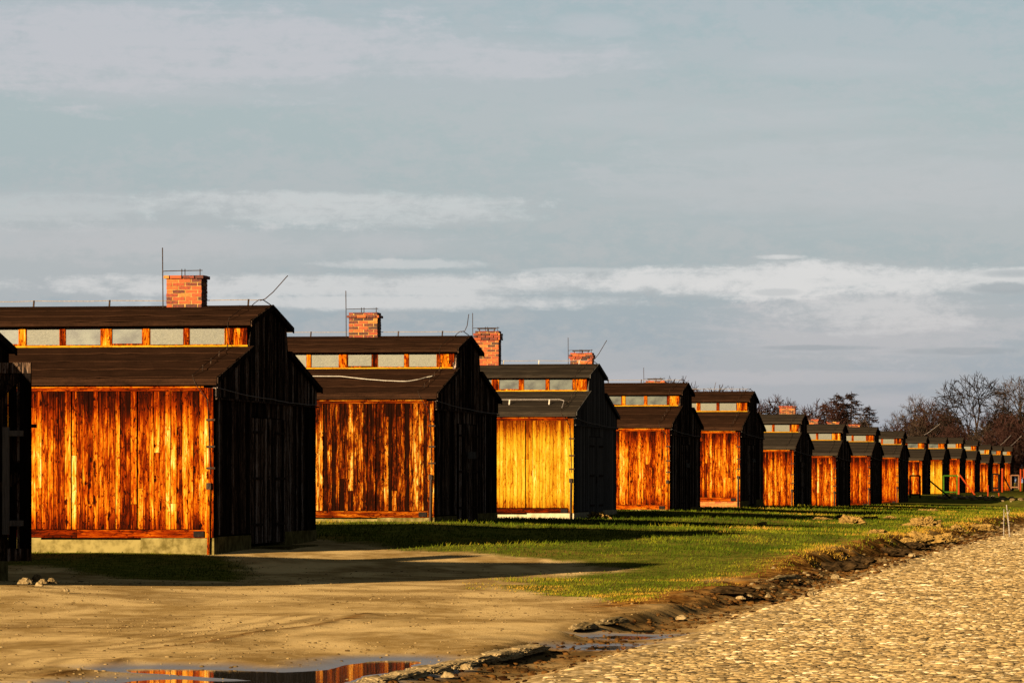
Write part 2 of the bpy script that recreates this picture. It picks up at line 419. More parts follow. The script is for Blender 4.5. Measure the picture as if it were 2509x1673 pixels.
# water lying in the hollows
wm, wn, wb = new_mat('water')
wb.inputs['Base Color'].default_value = (0.012, 0.010, 0.008, 1); wb.inputs['Roughness'].default_value = 0.03
wb.inputs['IOR'].default_value = 1.33; wb.inputs['Specular IOR Level'].default_value = 1.0
wpo = wn.n('ShaderNodeTexCoord').outputs['Object']
bump(wn, wb, wn.noise(wn.scale(wpo, (4, 9, 1)), 1.0, 3, 0.5), 0.06, 0.01)
for i, (p, z) in enumerate(zip(PUDW, PUDZ)):
    n = len(p); ar = sum(p[k][0] * p[(k + 1) % n][1] - p[(k + 1) % n][0] * p[k][1] for k in range(n))
    sg = 1 if ar > 0 else -1
    vs = []
    for k in range(n):                       # the sheet runs a hand's breadth under the shore
        (ax, ay), (bx, by), (qx, qy) = p[k - 1], p[k], p[(k + 1) % n]
        nv = Vector((qy - ay, ax - qx)).normalized() * 0.12 * sg
        vs.append((bx + nv.x, by + nv.y, z))
    m = MB(); m.raw(vs, [tuple(range(n)) if sg > 0 else tuple(reversed(range(n)))])
    o = m.build('puddle', wm)
    tag(o, ['long rain puddle on the sandy yard mirroring the nearest barrack', 'narrow puddle in the muddy gutter beside the cobbles, nearer one', 'narrow puddle in the muddy gutter beside the cobbles, farther one'][i], kind='structure')

# ------------------------------------------------------------------ materials of the barracks
def wood_mat(name, stops, bias=0.0, blotch=0.7, knots=0.8, topstain=0.35, grain=0.3, tonew=0.55, rough=0.75, seed=0.0, axis_z=True):
    """weathered stained boards: tone per board, streaky grain, blotches of old stain, knots"""
    m, n, b = new_mat(name)
    po = n.n('ShaderNodeTexCoord').outputs['Object']
    tn = attr(n, 'tone')
    off = n.vec(n.mul(tn, 31.7), n.mad(tn, 17.3, seed), n.mul(tn, 53.1))
    q = n.n('ShaderNodeVectorMath', operation='ADD'); n.put(q.inputs[0], po); n.put(q.inputs[1], off)
    q = q.outputs[0]
    lng, thin = ((1, 1, 0.1), (1, 1, 0.04)) if axis_z else ((0.1, 1, 1), (0.04, 1, 1))
    gr = n.noise(n.scale(q, tuple(48 * k for k in thin)), 1.0, 5, 0.7, 0.2)
    pt = n.noise(n.scale(q, tuple(11 * k for k in ((1, 1, .16) if axis_z else (.16, 1, 1)))), 1.0, 6, 0.68, 0.5)
    bl = n.noise(n.scale(q, tuple(24 * k for k in ((1, 1, .35) if axis_z else (.35, 1, 1)))), 1.0, 4, 0.7, 1.0)
    q2 = n.n('ShaderNodeVectorMath', operation='ADD'); n.put(q2.inputs[0], n.scale(q, (8, 8, 2.6) if axis_z else (2.6, 8, 8)))
    n.put(q2.inputs[1], n.scale(n.n('ShaderNodeTexNoise', i_Vector=q, i_Scale=14.0).outputs['Color'], (.5, .5, .5)))
    vo = n.n('ShaderNodeTexVoronoi', i_Scale=1.0, i_Vector=q2.outputs[0])
    pick = n.ss(n.sep(vo.outputs['Color'])[0], 0.50, 0.56)
    kn = n.mul(n.ss(vo.outputs['Distance'], 0.26, 0.10), pick)
    z = n.sep(po)[2]
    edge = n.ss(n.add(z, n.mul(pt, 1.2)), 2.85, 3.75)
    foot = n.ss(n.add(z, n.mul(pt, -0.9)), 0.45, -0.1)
    val = n.mad(tn, tonew, bias)
    val = n.add(val, n.mul(n.add(pt, -0.5), blotch * 1.9))
    val = n.add(val, n.mul(n.add(gr, -0.5), grain * 2.4))
    val = n.add(val, n.mul(n.ss(bl, 0.54, 0.62), -0.30 * blotch / 0.7))
    val = n.add(val, n.mul(kn, -0.50 * knots))
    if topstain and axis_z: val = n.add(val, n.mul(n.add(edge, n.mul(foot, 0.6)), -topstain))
    colr = n.ramp(val, stops)
    set_base(n, b, colr)
    b.inputs['Roughness'].default_value = rough
    b.inputs['Specular IOR Level'].default_value = 0.0
    bump(n, b, n.add(gr, n.mul(pt, 0.6)), 0.35, 0.006)
    return m
ORANGE = [(0.00, (0.005, 0.0013, 0.0008)), (0.20, (0.020, 0.0022, 0.0005)), (0.40, (0.085, 0.008, 0.0005)), (0.56, (0.180, 0.035, 0.001)), (0.72, (0.235, 0.085, 0.003)), (0.88, (0.27, 0.140, 0.012)), (1.0, (0.32, 0.225, 0.070))]
DARKRED = [(0.00, (0.004, 0.0014, 0.0008)), (0.30, (0.010, 0.002, 0.0007)), (0.48, (0.055, 0.006, 0.0005)), (0.64, (0.15, 0.036, 0.0015)), (0.80, (0.22, 0.105, 0.008)), (1.0, (0.30, 0.21, 0.07))]
HONEY = [(0.00, (0.04, 0.006, 0.0006)), (0.18, (0.12, 0.028, 0.001)), (0.42, (0.18, 0.085, 0.003)), (0.62, (0.22, 0.128, 0.007)), (0.80, (0.26, 0.175, 0.020)), (1.0, (0.34, 0.27, 0.090))]
SHADE_GABLE = [(0.00, (0.003, 0.0022, 0.002)), (0.40, (0.007, 0.005, 0.004)), (0.62, (0.020, 0.012, 0.008)), (0.80, (0.085, 0.050, 0.030)), (1.0, (0.19, 0.145, 0.12))]  # board browns darkened to carry the shade on the gable ends
GREY_SHADE_GABLE = [(0.00, (0.008, 0.007, 0.006)), (0.45, (0.04, 0.036, 0.032)), (0.75, (0.08, 0.072, 0.064)), (1.0, (0.13, 0.12, 0.11))]  # greyer set, gable shade likewise mixed into the colour
WALLM = {
    'orange': wood_mat('orange_boards', ORANGE, bias=0.24, blotch=0.78, knots=1.1, grain=.6, tonew=0.66, topstain=.42, seed=1),
    'dark': wood_mat('dark_stained_boards', DARKRED, bias=0.09, blotch=0.95, knots=0.5, grain=.55, tonew=0.66, topstain=0.15, seed=5),
    'honey': wood_mat('honey_boards', HONEY, bias=0.30, blotch=0.62, knots=0.6, grain=0.55, tonew=0.46, topstain=0.55, seed=9),
    'amber': wood_mat('amber_boards', ORANGE, bias=0.25, blotch=0.9, knots=1.0, grain=.4, seed=13),
    'rust': wood_mat('rust_boards', ORANGE, bias=0.20, blotch=0.7, knots=0.7, seed=17),
}
GABLE = wood_mat('shade_dark_gable_boards', SHADE_GABLE, bias=0.17, blotch=0.8, knots=0.1, grain=0.7, tonew=.75, topstain=0, seed=21)  # near-black stands in for shade on the side away from the sun
GABLE2 = wood_mat('grey_shade_gable_boards', GREY_SHADE_GABLE, bias=0.22, blotch=0.35, knots=0.1, grain=0.3, topstain=0, seed=23)  # gable shade painted into the boards, in dark grey
TRIM = {k: wood_mat(k + '_rails', st, bias=bi, blotch=0.55, knots=0.6, topstain=0, seed=sd_, axis_z=False)
        for k, st, bi, sd_ in (('orange', ORANGE, .10, 3), ('dark', DARKRED, .16, 6), ('honey', ORANGE, .05, 10), ('amber', ORANGE, .16, 14), ('rust', ORANGE, .15, 18))}
LANT = wood_mat('lantern_wood', ORANGE, bias=0.20, blotch=0.9, knots=0.5, topstain=0, seed=31)
LANTR = wood_mat('lantern_rails', HONEY, bias=0.12, blotch=0.6, knots=0.4, topstain=0, seed=33, axis_z=False)

def roof_mat(name, a, b_, spark=0.0):
    m, n, b = new_mat(name)
    po = n.n('ShaderNodeTexCoord').outputs['Object']; tn = attr(n, 'tone')
    s1 = n.noise(n.scale(po, (1.3, 5, 5)), 1.0, 6, 0.68, 0.8)
    s2 = n.noise(po, 26.0, 4, 0.7)
    f = n.add(n.mul(s1, 0.8), n.add(n.mul(s2, 0.35), n.mad(tn, 0.22, -0.11)))
    set_base(n, b, n.ramp(f, [(0.34, a), (0.85, b_)]))
    b.inputs['Roughness'].default_value = 0.9; b.inputs['Specular IOR Level'].default_value = 0.0
    bump(n, b, n.add(s2, s1), 0.5, 0.01)
    return m
FELT = {'brown': roof_mat('brown_roof_felt', (0.006, 0.0032, 0.002), (0.026, 0.0115, 0.006)),
        'grey': roof_mat('grey_roof_felt', (0.009, 0.007, 0.0055), (0.026, 0.0195, 0.0135))}
def plain(name, c1, c2, sc, rough=0.85, spec=0.0, bmp=0.3, bd=0.01, metal=0.0, stretch=(1, 1, 1)):
    m, n, b = new_mat(name)
    po = n.n('ShaderNodeTexCoord').outputs['Object']; tn = attr(n, 'tone')
    f = n.noise(n.scale(po, stretch), sc, 5, 0.65)
    f = n.add(f, n.mad(tn, 0.5, -0.25))
    set_base(n, b, n.mix(n.ss(f, 0.3, 0.7), c1, c2))
    b.inputs['Roughness'].default_value = rough; b.inputs['Specular IOR Level'].default_value = spec
    b.inputs['Metallic'].default_value = metal
    bump(n, b, f, bmp, bd)
    return m
CONC = plain('old_concrete', (0.045, 0.033, 0.008), (0.135, 0.105, 0.036), 5.0)
CONCP = plain('pale_concrete', (0.16, 0.13, 0.075), (0.27, 0.225, 0.14), 4.0)
IRON = plain('dark_iron', (0.008, 0.006, 0.005), (0.035, 0.022, 0.015), 20.0, rough=0.6, bmp=0.1)
GALV = plain('galvanised_wire', (0.10, 0.085, 0.075), (0.20, 0.17, 0.15), 30.0, rough=0.5, bmp=0.05)
CABLE = plain('pale_cable', (0.17, 0.15, 0.12), (0.27, 0.24, 0.20), 20.0, rough=0.6, bmp=0.05)
MORTAR = plain('mortar', (0.11, 0.058, 0.016), (0.24, 0.145, 0.046), 14.0)
CORE = plain('dark_core', (0.004, 0.003, 0.002), (0.010, 0.007, 0.005), 6.0, bmp=0.0)
GREYWOOD = plain('bleached_grey_wood', (0.05, 0.045, 0.04), (0.12, 0.105, 0.09), 9.0, stretch=(6, 6, 0.5))
def brick_mat():
    m, n, b = new_mat('chimney_brick')
    po = n.n('ShaderNodeTexCoord').outputs['Object']; tn = attr(n, 'tone')
    nz = n.noise(po, 22.0, 5, 0.7)
    f = n.add(tn, n.mul(n.add(nz, -0.5), 0.75))
    set_base(n, b, n.ramp(f, [(0.0, (0.010, 0.003, 0.002)), (0.22, (0.040, 0.006, 0.001)), (0.42, (0.135, 0.018, 0.0015)), (0.70, (0.185, 0.038, 0.002)), (1.0, (0.22, 0.095, 0.012))]))
    b.inputs['Roughness'].default_value = 0.9; b.inputs['Specular IOR Level'].default_value = 0.15
    bump(n, b, nz, 0.6, 0.01)
    return m
BRICK = brick_mat()
def pane_mat(name, light, dark, clear, rough):
    """ridged window glass with dirt; the clear kind has the dark loft painted in as patches"""
    m, n, b = new_mat(name)
    po = n.n('ShaderNodeTexCoord').outputs['Object']; tn = attr(n, 'tone')
    cells = n.noise(n.scale(po, (24, 24, 24)), 1.0, 4, 0.75, 1.2)
    big = n.noise(n.scale(po, (2.6, 2.6, 3.2), (7.7, 0, 0)), 1.0, 2, 0.5)
    f = n.add(n.mul(n.ss(cells, 0.3, 0.7), 0.5), n.add(n.mul(big, clear), n.mad(tn, 0.3, 0.15 - clear * .5)))
    set_base(n, b, n.mix(f, dark, light))
    b.inputs['Roughness'].default_value = rough
    b.inputs['Specular IOR Level'].default_value = 0.1
    bump(n, b, cells, 0.35 if clear < 1 else 0.05, 0.01)
    return m
PANE = {'ridged': pane_mat('ridged_glass', (0.072, 0.068, 0.042), (0.012, 0.0135, 0.0085), 0.5, 0.5),
        'clear': pane_mat('clear_dusty_glass', (0.034, 0.040, 0.031), (0.0012, 0.003, 0.003), 3.2, 0.3)}

# ------------------------------------------------------------------ a barrack
WD = 9.6                                       # width of a barrack (along the row)
EAVE_Y, EAVE_Z, SLOPE = -0.16, 3.29, 0.216     # lower roof: top of the eave and rise per metre
LAN0, LAN1 = 3.0, 6.6                          # lantern walls
UE_Y, UE_Z, USL = 2.78, 4.45, 0.193            # lantern roof
def low_z(y): return EAVE_Z + SLOPE * ((y if y <= WD / 2 else WD - y) - EAVE_Y)
def up_z(y): return UE_Z + USL * ((y if y <= WD / 2 else WD - y) - UE_Y)
RIDGE = up_z(WD / 2)
def wall_top(y):
    yy = y if y <= WD / 2 else WD - y
    return (up_z(yy) if yy >= LAN0 else low_z(yy)) - 0.075

def chimney(root, bx, wid, hgt, seed, bricks=True, corbel=(0,), rods=True, dep=0.52, bar=False):
    r = random.Random(seed)
    zb = RIDGE - 0.12; y0 = WD / 2 - dep / 2
    CH = 0.0715
    nc = int(round((hgt + 0.12) / CH))
    ch = MB().box(bx - wid / 2 + .008, bx + wid / 2 - .008, y0 + .008, y0 + dep - .008, zb, zb + nc * CH - 0.02).build('chimney', MORTAR, root)
    jm = MB()
    for k in range(nc):
        z0, z1 = zb + k * CH + 0.011, zb + (k + 1) * CH
        g = 0.045 if (nc - 1 - k) in corbel else 0.0
        x0, x1, ya, yb = bx - wid / 2 - g, bx + wid / 2 + g, y0 - g, y0 + dep + g
        def run(a, b, shift):
            out, p = [], a - (0.125 if shift else 0.0)
            while p < b - 0.01:
                q0, q1 = max(p, a), min(p + 0.245, b)
                if b - q1 < 0.06: q1 = b
                if q1 - q0 > 0.03: out.append((q0, q1))
                p += 0.255
                if q1 == b: break
            return out
        cells = []
        for (q0, q1) in run(x0, x1, k % 2):
            cells.append((q0, q1 - (.014 if q1 < x1 else 0), ya, ya + 0.11)); cells.append((q0, q1 - (.014 if q1 < x1 else 0), yb - 0.11, yb))
        for (q0, q1) in run(ya + 0.12, yb - 0.12, (k + 1) % 2):
            cells.append((x1 - 0.11, x1, q0, q1 - .01)); cells.append((x0, x0 + 0.11, q0, q1 - .01))
        for (a, b, cc, d) in cells:
            tone = min(1, max(0, r.gauss(0.44, 0.2))) if r.random() > 0.22 else r.uniform(0.05, 0.3)
            j = lambda: r.uniform(-0.004, 0.004)
            jx, jy = j(), j()
            m = MB() if bricks else jm
            m.box(a + jx, b + jx, cc + jy, d + jy, z0 + j() * .5, z1 + j() * .5, tone)
            if bricks: m.build('brick', BRICK, ch)
    if not bricks:
        o = jm.build('bricks', BRICK, ch); o['kind'] = 'stuff'
    zt = zb + nc * CH
    if rods:
        m = MB()
        x0, x1 = bx - wid / 2, bx + wid / 2
        m.tube([(x0 - .06, y0 - .03, zb - .05), (x0 - .07, y0 - .03, zt + .35), (x0 - .072, y0 - .03, zt + .55)], 0.011, 5)
        m.tube([(x0 - .075, y0 - .03, zt + .05), (x0 - .05, y0 - .03, zt + .085), (x0 + .1, y0 - .03, zt + .09), (x1 + .03, y0 - .03, zt + .095)], 0.009, 4)
        for f in (.45, .54, .97): m.tube([(x0 + wid * f, y0 - .03, zt), (x0 + wid * f, y0 - .03, zt + .125)], 0.009, 4)
        m.build('lightning_rod', IRON, root)
    if bar:
        m = MB().box(bx - wid * .40, bx + wid * .40, y0 - .02, y0 + .06, zt + .055, zt + .085)
        for f in (-.3, .05, .3): m.bar((bx + wid * f, y0 + .02, zt - .01), (bx + wid * f * 1.1, y0 + .02, zt + .056), 0.03)
        m.build('chimney_bar', IRON, ch)
    return ch

def sway(pts, n, sag, r):
    out = []
    for (a, b) in zip(pts[:-1], pts[1:]):
        for k in range(n):
            f = k / n
            p = Vector(a).lerp(Vector(b), f); p.z -= sag * 4 * f * (1 - f); out.append(p + Vector((0, 0, r.uniform(-.004, .004))))
    out.append(Vector(pts[-1])); return out

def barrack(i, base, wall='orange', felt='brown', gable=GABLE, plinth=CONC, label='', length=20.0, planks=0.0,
            chim=(), panes='ridged', wins=5, seed=None, ridge_posts=(), roofline=None, plate=None, low=0.0, rod=None, brickbase=False, open_door=False, tone_c=0.5, tone_s=0.3):
    r = random.Random(100 + i if seed is None else seed)
    cx, cy = corner(i)
    root = empty('wooden_barrack', (cx, cy, base), -A)
    tag(root, label, 'barrack', 'wooden barracks standing in a row')
    L = length; near = i <= 4
    # --- core
    prof = [(0.03, 0.30), (WD - 0.03, 0.30), (WD - 0.03, wall_top(WD - .03)), (LAN1, low_z(LAN1) - .075), (LAN1 - .03, up_z(LAN1) - .075),
            (WD / 2, up_z(WD / 2) - .075), (LAN0 + .03, up_z(LAN0) - .075), (LAN0 + .03, low_z(LAN0) - .075), (0.03, wall_top(.03))]
    n = len(prof)
    m = MB(); m.raw([(-L, a, b) for a, b in prof] + [(-0.04, a, b) for a, b in prof],
                    [tuple(range(n)), tuple(range(2 * n - 1, n - 1, -1))] + [(k, k + n, (k + 1) % n + n, (k + 1) % n) for k in range(n)])
    m.build('wall', CORE, root)
    # --- plinth
    if brickbase:
        pl = MB().box(-L, -0.012, 0.012, 0.09, -0.7, 0.30).build('plinth', MORTAR, root)
        for k in range(6):
            z0 = 0.30 - (k + 1) * 0.072
            xx = -0.0 - (0.125 if k % 2 else 0.0)
            if k % 2: MB().box(-0.116, 0, 0.0, 0.11, z0 + .008, z0 + .071, r.uniform(.5, .95)).build('brick', BRICK, pl)
            while xx > -3.6:
                MB().box(xx - .242, xx, r.uniform(-.004, .004), 0.11, z0 + .008, z0 + .071, r.uniform(.5, .95)).build('brick', BRICK, pl)
                xx -= 0.252
    else:
        m = MB(); xx = 0.02; sec = 0
        while xx > -L:
            nx_ = max(xx - (1.4 if sec == 0 else r.uniform(1.0, 2.2)), -L)
            m.box(nx_, xx, -0.01 - r.uniform(0, .012), 0.25, -0.7, 0.31 - (0.035 if sec % 2 else 0.0), r.uniform(.3, .8)); xx = nx_; sec += 1
        m.build('plinth', plinth, root)
    for (a, b) in ((0.26, 3.2), (6.4, WD)):
        MB().box(-0.3, 0.03, a, b, -0.7, 0.33 if a < 1 else 0.36, .5).build('plinth', CONCP if plinth is CONCP else CONC, root)
    # --- long wall that faces the sun
    zs, zt = 0.47 - low, 3.055
    def tone():
        v_ = r.gauss(tone_c, tone_s)
        return v_ if 0.02 < v_ < 0.98 else r.random()
    wm_, tm = WALLM[wall], TRIM[wall]
    xx = -0.165; joined = MB(); k = 0
    while xx > -min(L, 9.0):
        wdt = r.uniform(0.085, 0.125); gap = 0.010
        if k % 12 == 11: gap = 0.018
        y0 = r.uniform(-0.026, -0.016); cut = []
        if r.random() < 0.25: cut = [r.choice((0.95, 1.25, 1.85, 1.9, 2.75))]
        zz = [zs + r.uniform(0, .01)] + [q + r.uniform(-.01, .01) for q in cut] + [zt]
        for a, b in zip(zz[:-1], zz[1:]):
            tt = tone(); lean = r.uniform(-.004, .004)
            vs = [(xx - wdt + gap, y0, a), (xx, y0, a), (xx, 0.028, a), (xx - wdt + gap, 0.028, a),
                  (xx - wdt + gap + lean, y0, b - .006), (xx + lean, y0, b - .006), (xx + lean, 0.028, b - .006), (xx - wdt + gap + lean, 0.028, b - .006)]
            if xx > -planks: MB().hexa(vs, tt).build('plank', wm_, root)
            else: joined.hexa(vs, tt)
        xx -= wdt + (0.009 if gap > .01 else 0); k += 1
    if joined.v:
        o = joined.build('wall_boards', wm_, root); o['kind'] = 'stuff'
    MB().box(-L, -0.17, -0.04, 0.02, 3.058, 3.150, .5).build('top_rail', tm, root)
    MB().box(-L, -0.17, -0.052, -0.041, 3.120, 3.140, .85).build('top_rail', tm, root)
    xx = -0.13 if not low else 0
    if not low:
        first = True
        while xx > -L:
            nx_ = max(xx - r.uniform(1.6, 3.2), -L)
            MB().box(nx_ + .006, xx, -0.045 + r.uniform(0, .01), 0.02, 0.305 + r.uniform(0, .02), 0.462, r.uniform(.25, .7)).build('sill_board', tm, root); xx = nx_
    for a, b in ((-0.158, -0.082), (-0.076, 0.012)):
        MB().box(a, b, -0.040, 0.03, 0.32 - low, 3.11, r.uniform(.35, .9)).build('corner_board', wm_, root)
    MB().box(-0.36, -0.16, -0.075, -0.046, 0.33 - low, 0.44 - low, .1).build('corner_bracket', IRON, root)
    # --- gable boards
    m = MB(); yb = 0.032
    while yb < WD - 0.02:
        wy = r.uniform(0.14, 0.22); y1 = min(yb + wy, WD)
        x1 = 0.012 + r.uniform(0, .012); tt = min(1, max(0, r.gauss(.5, .28)))
        zlo = 0.36 - low
        if not (3.25 < (yb + y1) / 2 < 6.35):
            m.hexa([(-.035, yb, zlo), (x1, yb, zlo), (x1, y1 - .012, zlo), (-.035, y1 - .012, zlo),
                    (-.035, yb, 2.98), (x1, yb, 2.98), (x1, y1 - .012, 2.98), (-.035, y1 - .012, 2.98)], tt)
        elif True:
            m.hexa([(-.035, yb, 2.62), (x1, yb, 2.62), (x1, y1 - .012, 2.62), (-.035, y1 - .012, 2.62),
                    (-.035, yb, 2.98), (x1, yb, 2.98), (x1, y1 - .012, 2.98), (-.035, y1 - .012, 2.98)], tt)
        for (a, b) in ((yb, y1 - .012),):
            x2 = 0.040 + r.uniform(0, .012); zl = 2.93 + r.uniform(-.03, .03); t2 = min(1, max(0, r.gauss(.5, .25)))
            m.hexa([(-.035, a, zl), (x2, a, zl), (x2, b, zl), (-.035, b, zl), (-.035, a, wall_top(a)), (x2, a, wall_top(a)), (x2, b, wall_top(b)), (-.035, b, wall_top(b))], t2)
        yb = y1
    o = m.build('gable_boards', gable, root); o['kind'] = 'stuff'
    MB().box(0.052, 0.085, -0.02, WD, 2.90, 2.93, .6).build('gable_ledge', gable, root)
    # --- doors in the gable
    if not open_door:
        for (a, b) in ((3.27, 4.79), (4.81, 6.33)):
            d = MB(); q = a
            while q < b - .02:
                q1 = min(q + r.uniform(.15, .2), b); d.box(-.03, 0.030 + r.uniform(0, .01), q, q1 - .008, 0.16, 2.60, min(1, max(0, r.gauss(.55, .25)))); q = q1
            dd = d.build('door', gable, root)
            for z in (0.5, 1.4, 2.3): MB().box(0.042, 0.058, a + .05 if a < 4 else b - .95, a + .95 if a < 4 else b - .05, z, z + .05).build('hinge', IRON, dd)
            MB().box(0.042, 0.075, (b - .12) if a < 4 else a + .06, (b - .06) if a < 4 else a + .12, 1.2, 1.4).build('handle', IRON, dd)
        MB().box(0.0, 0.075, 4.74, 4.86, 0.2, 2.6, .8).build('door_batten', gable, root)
    MB().box(0.0, 0.75, 3.4, 6.2, -0.6, 0.10, .4).build('doorstep', CONC, root)
    if plate:
        MB().box(0.06, 0.06 + plate[0], 4.66, 4.685, plate[1], plate[1] + plate[2], .7).build('number_board', GREYWOOD, root)
    # --- roofs: boards, then overlapping strips of felt
    def roof(y0, z0, y1, z1, nm, nst, x1):
        rf = MB().slab(-L, x1, y0, z0, y1, z1, 0.07, .3).build(nm, FELT[felt], root)
        for k in range(nst):
            f0, f1 = k / nst, min((k + 1) / nst + 0.03, 1)
            p = lambda f, dz: (y0 + (y1 - y0) * f, z0 + (z1 - z0) * f + dz)
            a, b = p(f0, 0.020), p(f1, 0.008)
            if k == 0: a = (a[0] - 0.012 * (1 if y1 > y0 else -1), a[1] - .005)
            seg = []; xs_ = x1 + 0.01
            st = 0.28 if near else 2.5
            ms = MB(); tt = r.uniform(.2, .8)
            rows = []
            while xs_ > -L:
                w_ = r.uniform(-.022, .014) if near else 0
                rows.append((xs_, a[0] + w_, a[1] + (r.uniform(0, .022) if near else r.uniform(0, .008)), b[0], b[1])); xs_ -= st
            vs, fs = [], []
            for (px_, ya, za, yb_, zb_) in rows: vs += [(px_, ya, za - .016), (px_, ya, za), (px_, yb_, zb_)]
            for q in range(len(rows) - 1):
                o_ = q * 3; fs += [(o_, o_ + 3, o_ + 4, o_ + 1), (o_ + 1, o_ + 4, o_ + 5, o_ + 2)]
            fs += [(0, 1, 2)]
            ms.raw(vs, fs, tt); ms.build('felt_strip', FELT[felt], rf)
        return rf
    X1 = 0.10
    roof(EAVE_Y, EAVE_Z, LAN0 + .05, low_z(LAN0 + .05), 'roof', 4, X1)
    roof(WD - EAVE_Y, EAVE_Z, LAN1 - .05, low_z(LAN1 - .05), 'roof', 2, X1)
    roof(UE_Y, UE_Z, WD / 2, RIDGE, 'lantern_roof', 3, X1)
    roof(WD - UE_Y, UE_Z, WD / 2, RIDGE, 'lantern_roof', 2, X1)
    MB().box(-L, X1 - .01, EAVE_Y + .02, EAVE_Y + .045, 3.165, 3.215, .3).build('fascia', IRON if wall == 'x' else FELT[felt], root)
    MB().box(-L, 0.0, EAVE_Y + .046, 0.0, 3.185, 3.20, .3).build('soffit', CORE, root)
    # bargeboards
    m = MB()
    for (y0, z0, y1, z1) in ((EAVE_Y, EAVE_Z, LAN0, low_z(LAN0)), (WD - EAVE_Y, EAVE_Z, LAN1, low_z(LAN1)), (UE_Y, UE_Z, WD / 2, RIDGE), (WD - UE_Y, UE_Z, WD / 2, RIDGE)):
        m.slab(X1 + .012, X1 + .034, y0, z0 + .018, y1, z1 + .018, 0.11, .4)
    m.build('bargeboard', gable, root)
    # --- lantern wall with its windows
    zl, zu = low_z(LAN0) - 0.01, up_z(LAN0) - 0.075
    MB().box(-L, 0.01, LAN0 - .035, LAN0 - .002, zl, zl + .045, .75).build('window_sill', LANTR, root)
    MB().box(-L, -0.0, LAN0 - .030, LAN0 - .002, zu - .055, zu, .65).build('window_head', LANTR, root)
    xx = -0.005
    for wdt in (.135, .13, .08, .075):
        MB().box(xx - wdt + .005, xx, LAN0 - r.uniform(.030, .040), LAN0 + .02, zl + .046, zu - .056, r.uniform(.15, .95)).build('lantern_board', LANT, root); xx -= wdt
    z0, z1 = zl + .046, zu - .056
    pos = []
    for b in range((wins + 2) // 3):
        o_ = -2.47 * b
        pos += [(-1.155 + o_, -.44 + o_, 0), (-1.94 + o_, -1.26 + o_, 0), (-2.72 + o_, -2.06 + o_, 1)]
    pos = pos[:wins]
    for q, (a, b, casement) in enumerate(pos):
        fr = MB(); e = .03 if casement else .012
        yy = LAN0 - (.028 if casement else .018)
        fr.box(a, a + e, yy, LAN0 + .02, z0, z1, r.random()); fr.box(b - e, b, yy, LAN0 + .02, z0, z1, r.random())
        fr.box(a + e, b - e, yy, LAN0 + .02, z0, z0 + e * 1.2, r.random()); fr.box(a + e, b - e, yy, LAN0 + .02, z1 - e, z1, r.random())
        wdw = fr.build('window', LANT, root)
        kind = panes if panes in ('ridged', 'clear') else ('clear' if r.random() < .35 else 'ridged')
        if casement and panes == 'mixed': kind = 'clear'
        MB().box(a + e, b - e, LAN0 - .006, LAN0 + .0, z0 + e * 1.2, z1 - e, r.uniform(.2, .9)).build('pane', PANE[kind], wdw)
        nxt = pos[q + 1][1] if q + 1 < len(pos) else a - .12
        MB().box(nxt + .003, a - .003, LAN0 - r.uniform(.03, .042), LAN0 + .02, z0, z1, r.uniform(.1, .8)).build('window_post', LANT, root)
    if pos:
        MB().box(-L, pos[-1][0] - .13, LAN0 - .02, LAN0, z0, z1, .5).build('lantern_wall', LANT, root)
    # --- conductors
    yr = WD / 2
    if ridge_posts:
        m = MB()
        for px_ in ridge_posts:
            m2 = MB().bar((px_, yr, RIDGE), (px_ + .01, yr, RIDGE + .13), 0.03)
            m2.build('wire_support', CABLE if felt == 'grey' and i == 2 else IRON, root)
        pts = [(-L, yr, RIDGE + .10)] + [(p, yr, RIDGE + .115) for p in sorted(ridge_posts)] + [(-.14, yr, RIDGE + .11)]
        MB().tube(sway(pts, 4, .006, r), 0.008, 4).build('ridge_wire', GALV if near else IRON, root)
        MB().tube([(-.26, yr - .3, RIDGE - .03), (-.22, yr - .12, RIDGE + .05), (-.16, yr, RIDGE + .115), (-.08, yr + .02, RIDGE + .115), (.02, yr + .3, RIDGE + .02)], 0.010, 4).build('ridge_wire', IRON, root)
    if rod:
        MB().tube([(-.14, yr, RIDGE + .10), (-.04, yr, RIDGE + .13), *[(rod[0] * f, yr, RIDGE + .13 + rod[1] * f) for f in (.3, 1)]], 0.010, 4).build('lightning_rod', IRON if i < 9 else GALV, root)
    # wire that runs down over both roofs to the corner of the wall
    if i < 9:
        pts = [(-.30, UE_Y + 1.2, up_z(UE_Y + 1.2) + .10), (-.33, UE_Y + .1, UE_Z + .08), (-.34, UE_Y - .03, UE_Z - .02), (-.34, LAN0 - .06, low_z(LAN0) + .05), (-.30, 2.0, low_z(2.0) + .10), (-.32, 0.4, low_z(.4) + .10), (-.36, EAVE_Y, EAVE_Z + .06), (-.30, EAVE_Y - .02, EAVE_Z - .1), (-.10, -.055, 2.9), (-.06, -.06, 2.2), (-.04, -.06, 1.5)]
        MB().tube(sway(pts, 3, .01, r), 0.007, 4).build('down_conductor', IRON, root)
        for yy in (2.6, 1.9, 1.2, .5): MB().bar((-.32, yy, low_z(yy)), (-.31, yy, low_z(yy) + .12), .016).build('wire_support', IRON, root)
        for z in (2.5, 2.0, 1.6): MB().box(-.12, .05, -.068, -.041, z, z + .035).build('clamp', IRON, root)
        pole = WALLM['amber'] if i in (0, 3) else IRON
        MB().tube([(-.085, -.075, -.35), (-.06, -.075, 1.25)], 0.026, 6, .8).build('conductor_tube', pole, root)
        MB().box(-.11, -.02, -.105, -.041, 1.22, 1.34).build('clamp', IRON, root)
        MB().tube(sway([(0.09, -.05, 3.12), (0.10, WD * .5, 2.99), (0.09, WD - .05, 2.96)], 8, .03, r), 0.009, 4).build('gable_wire', GALV, root)
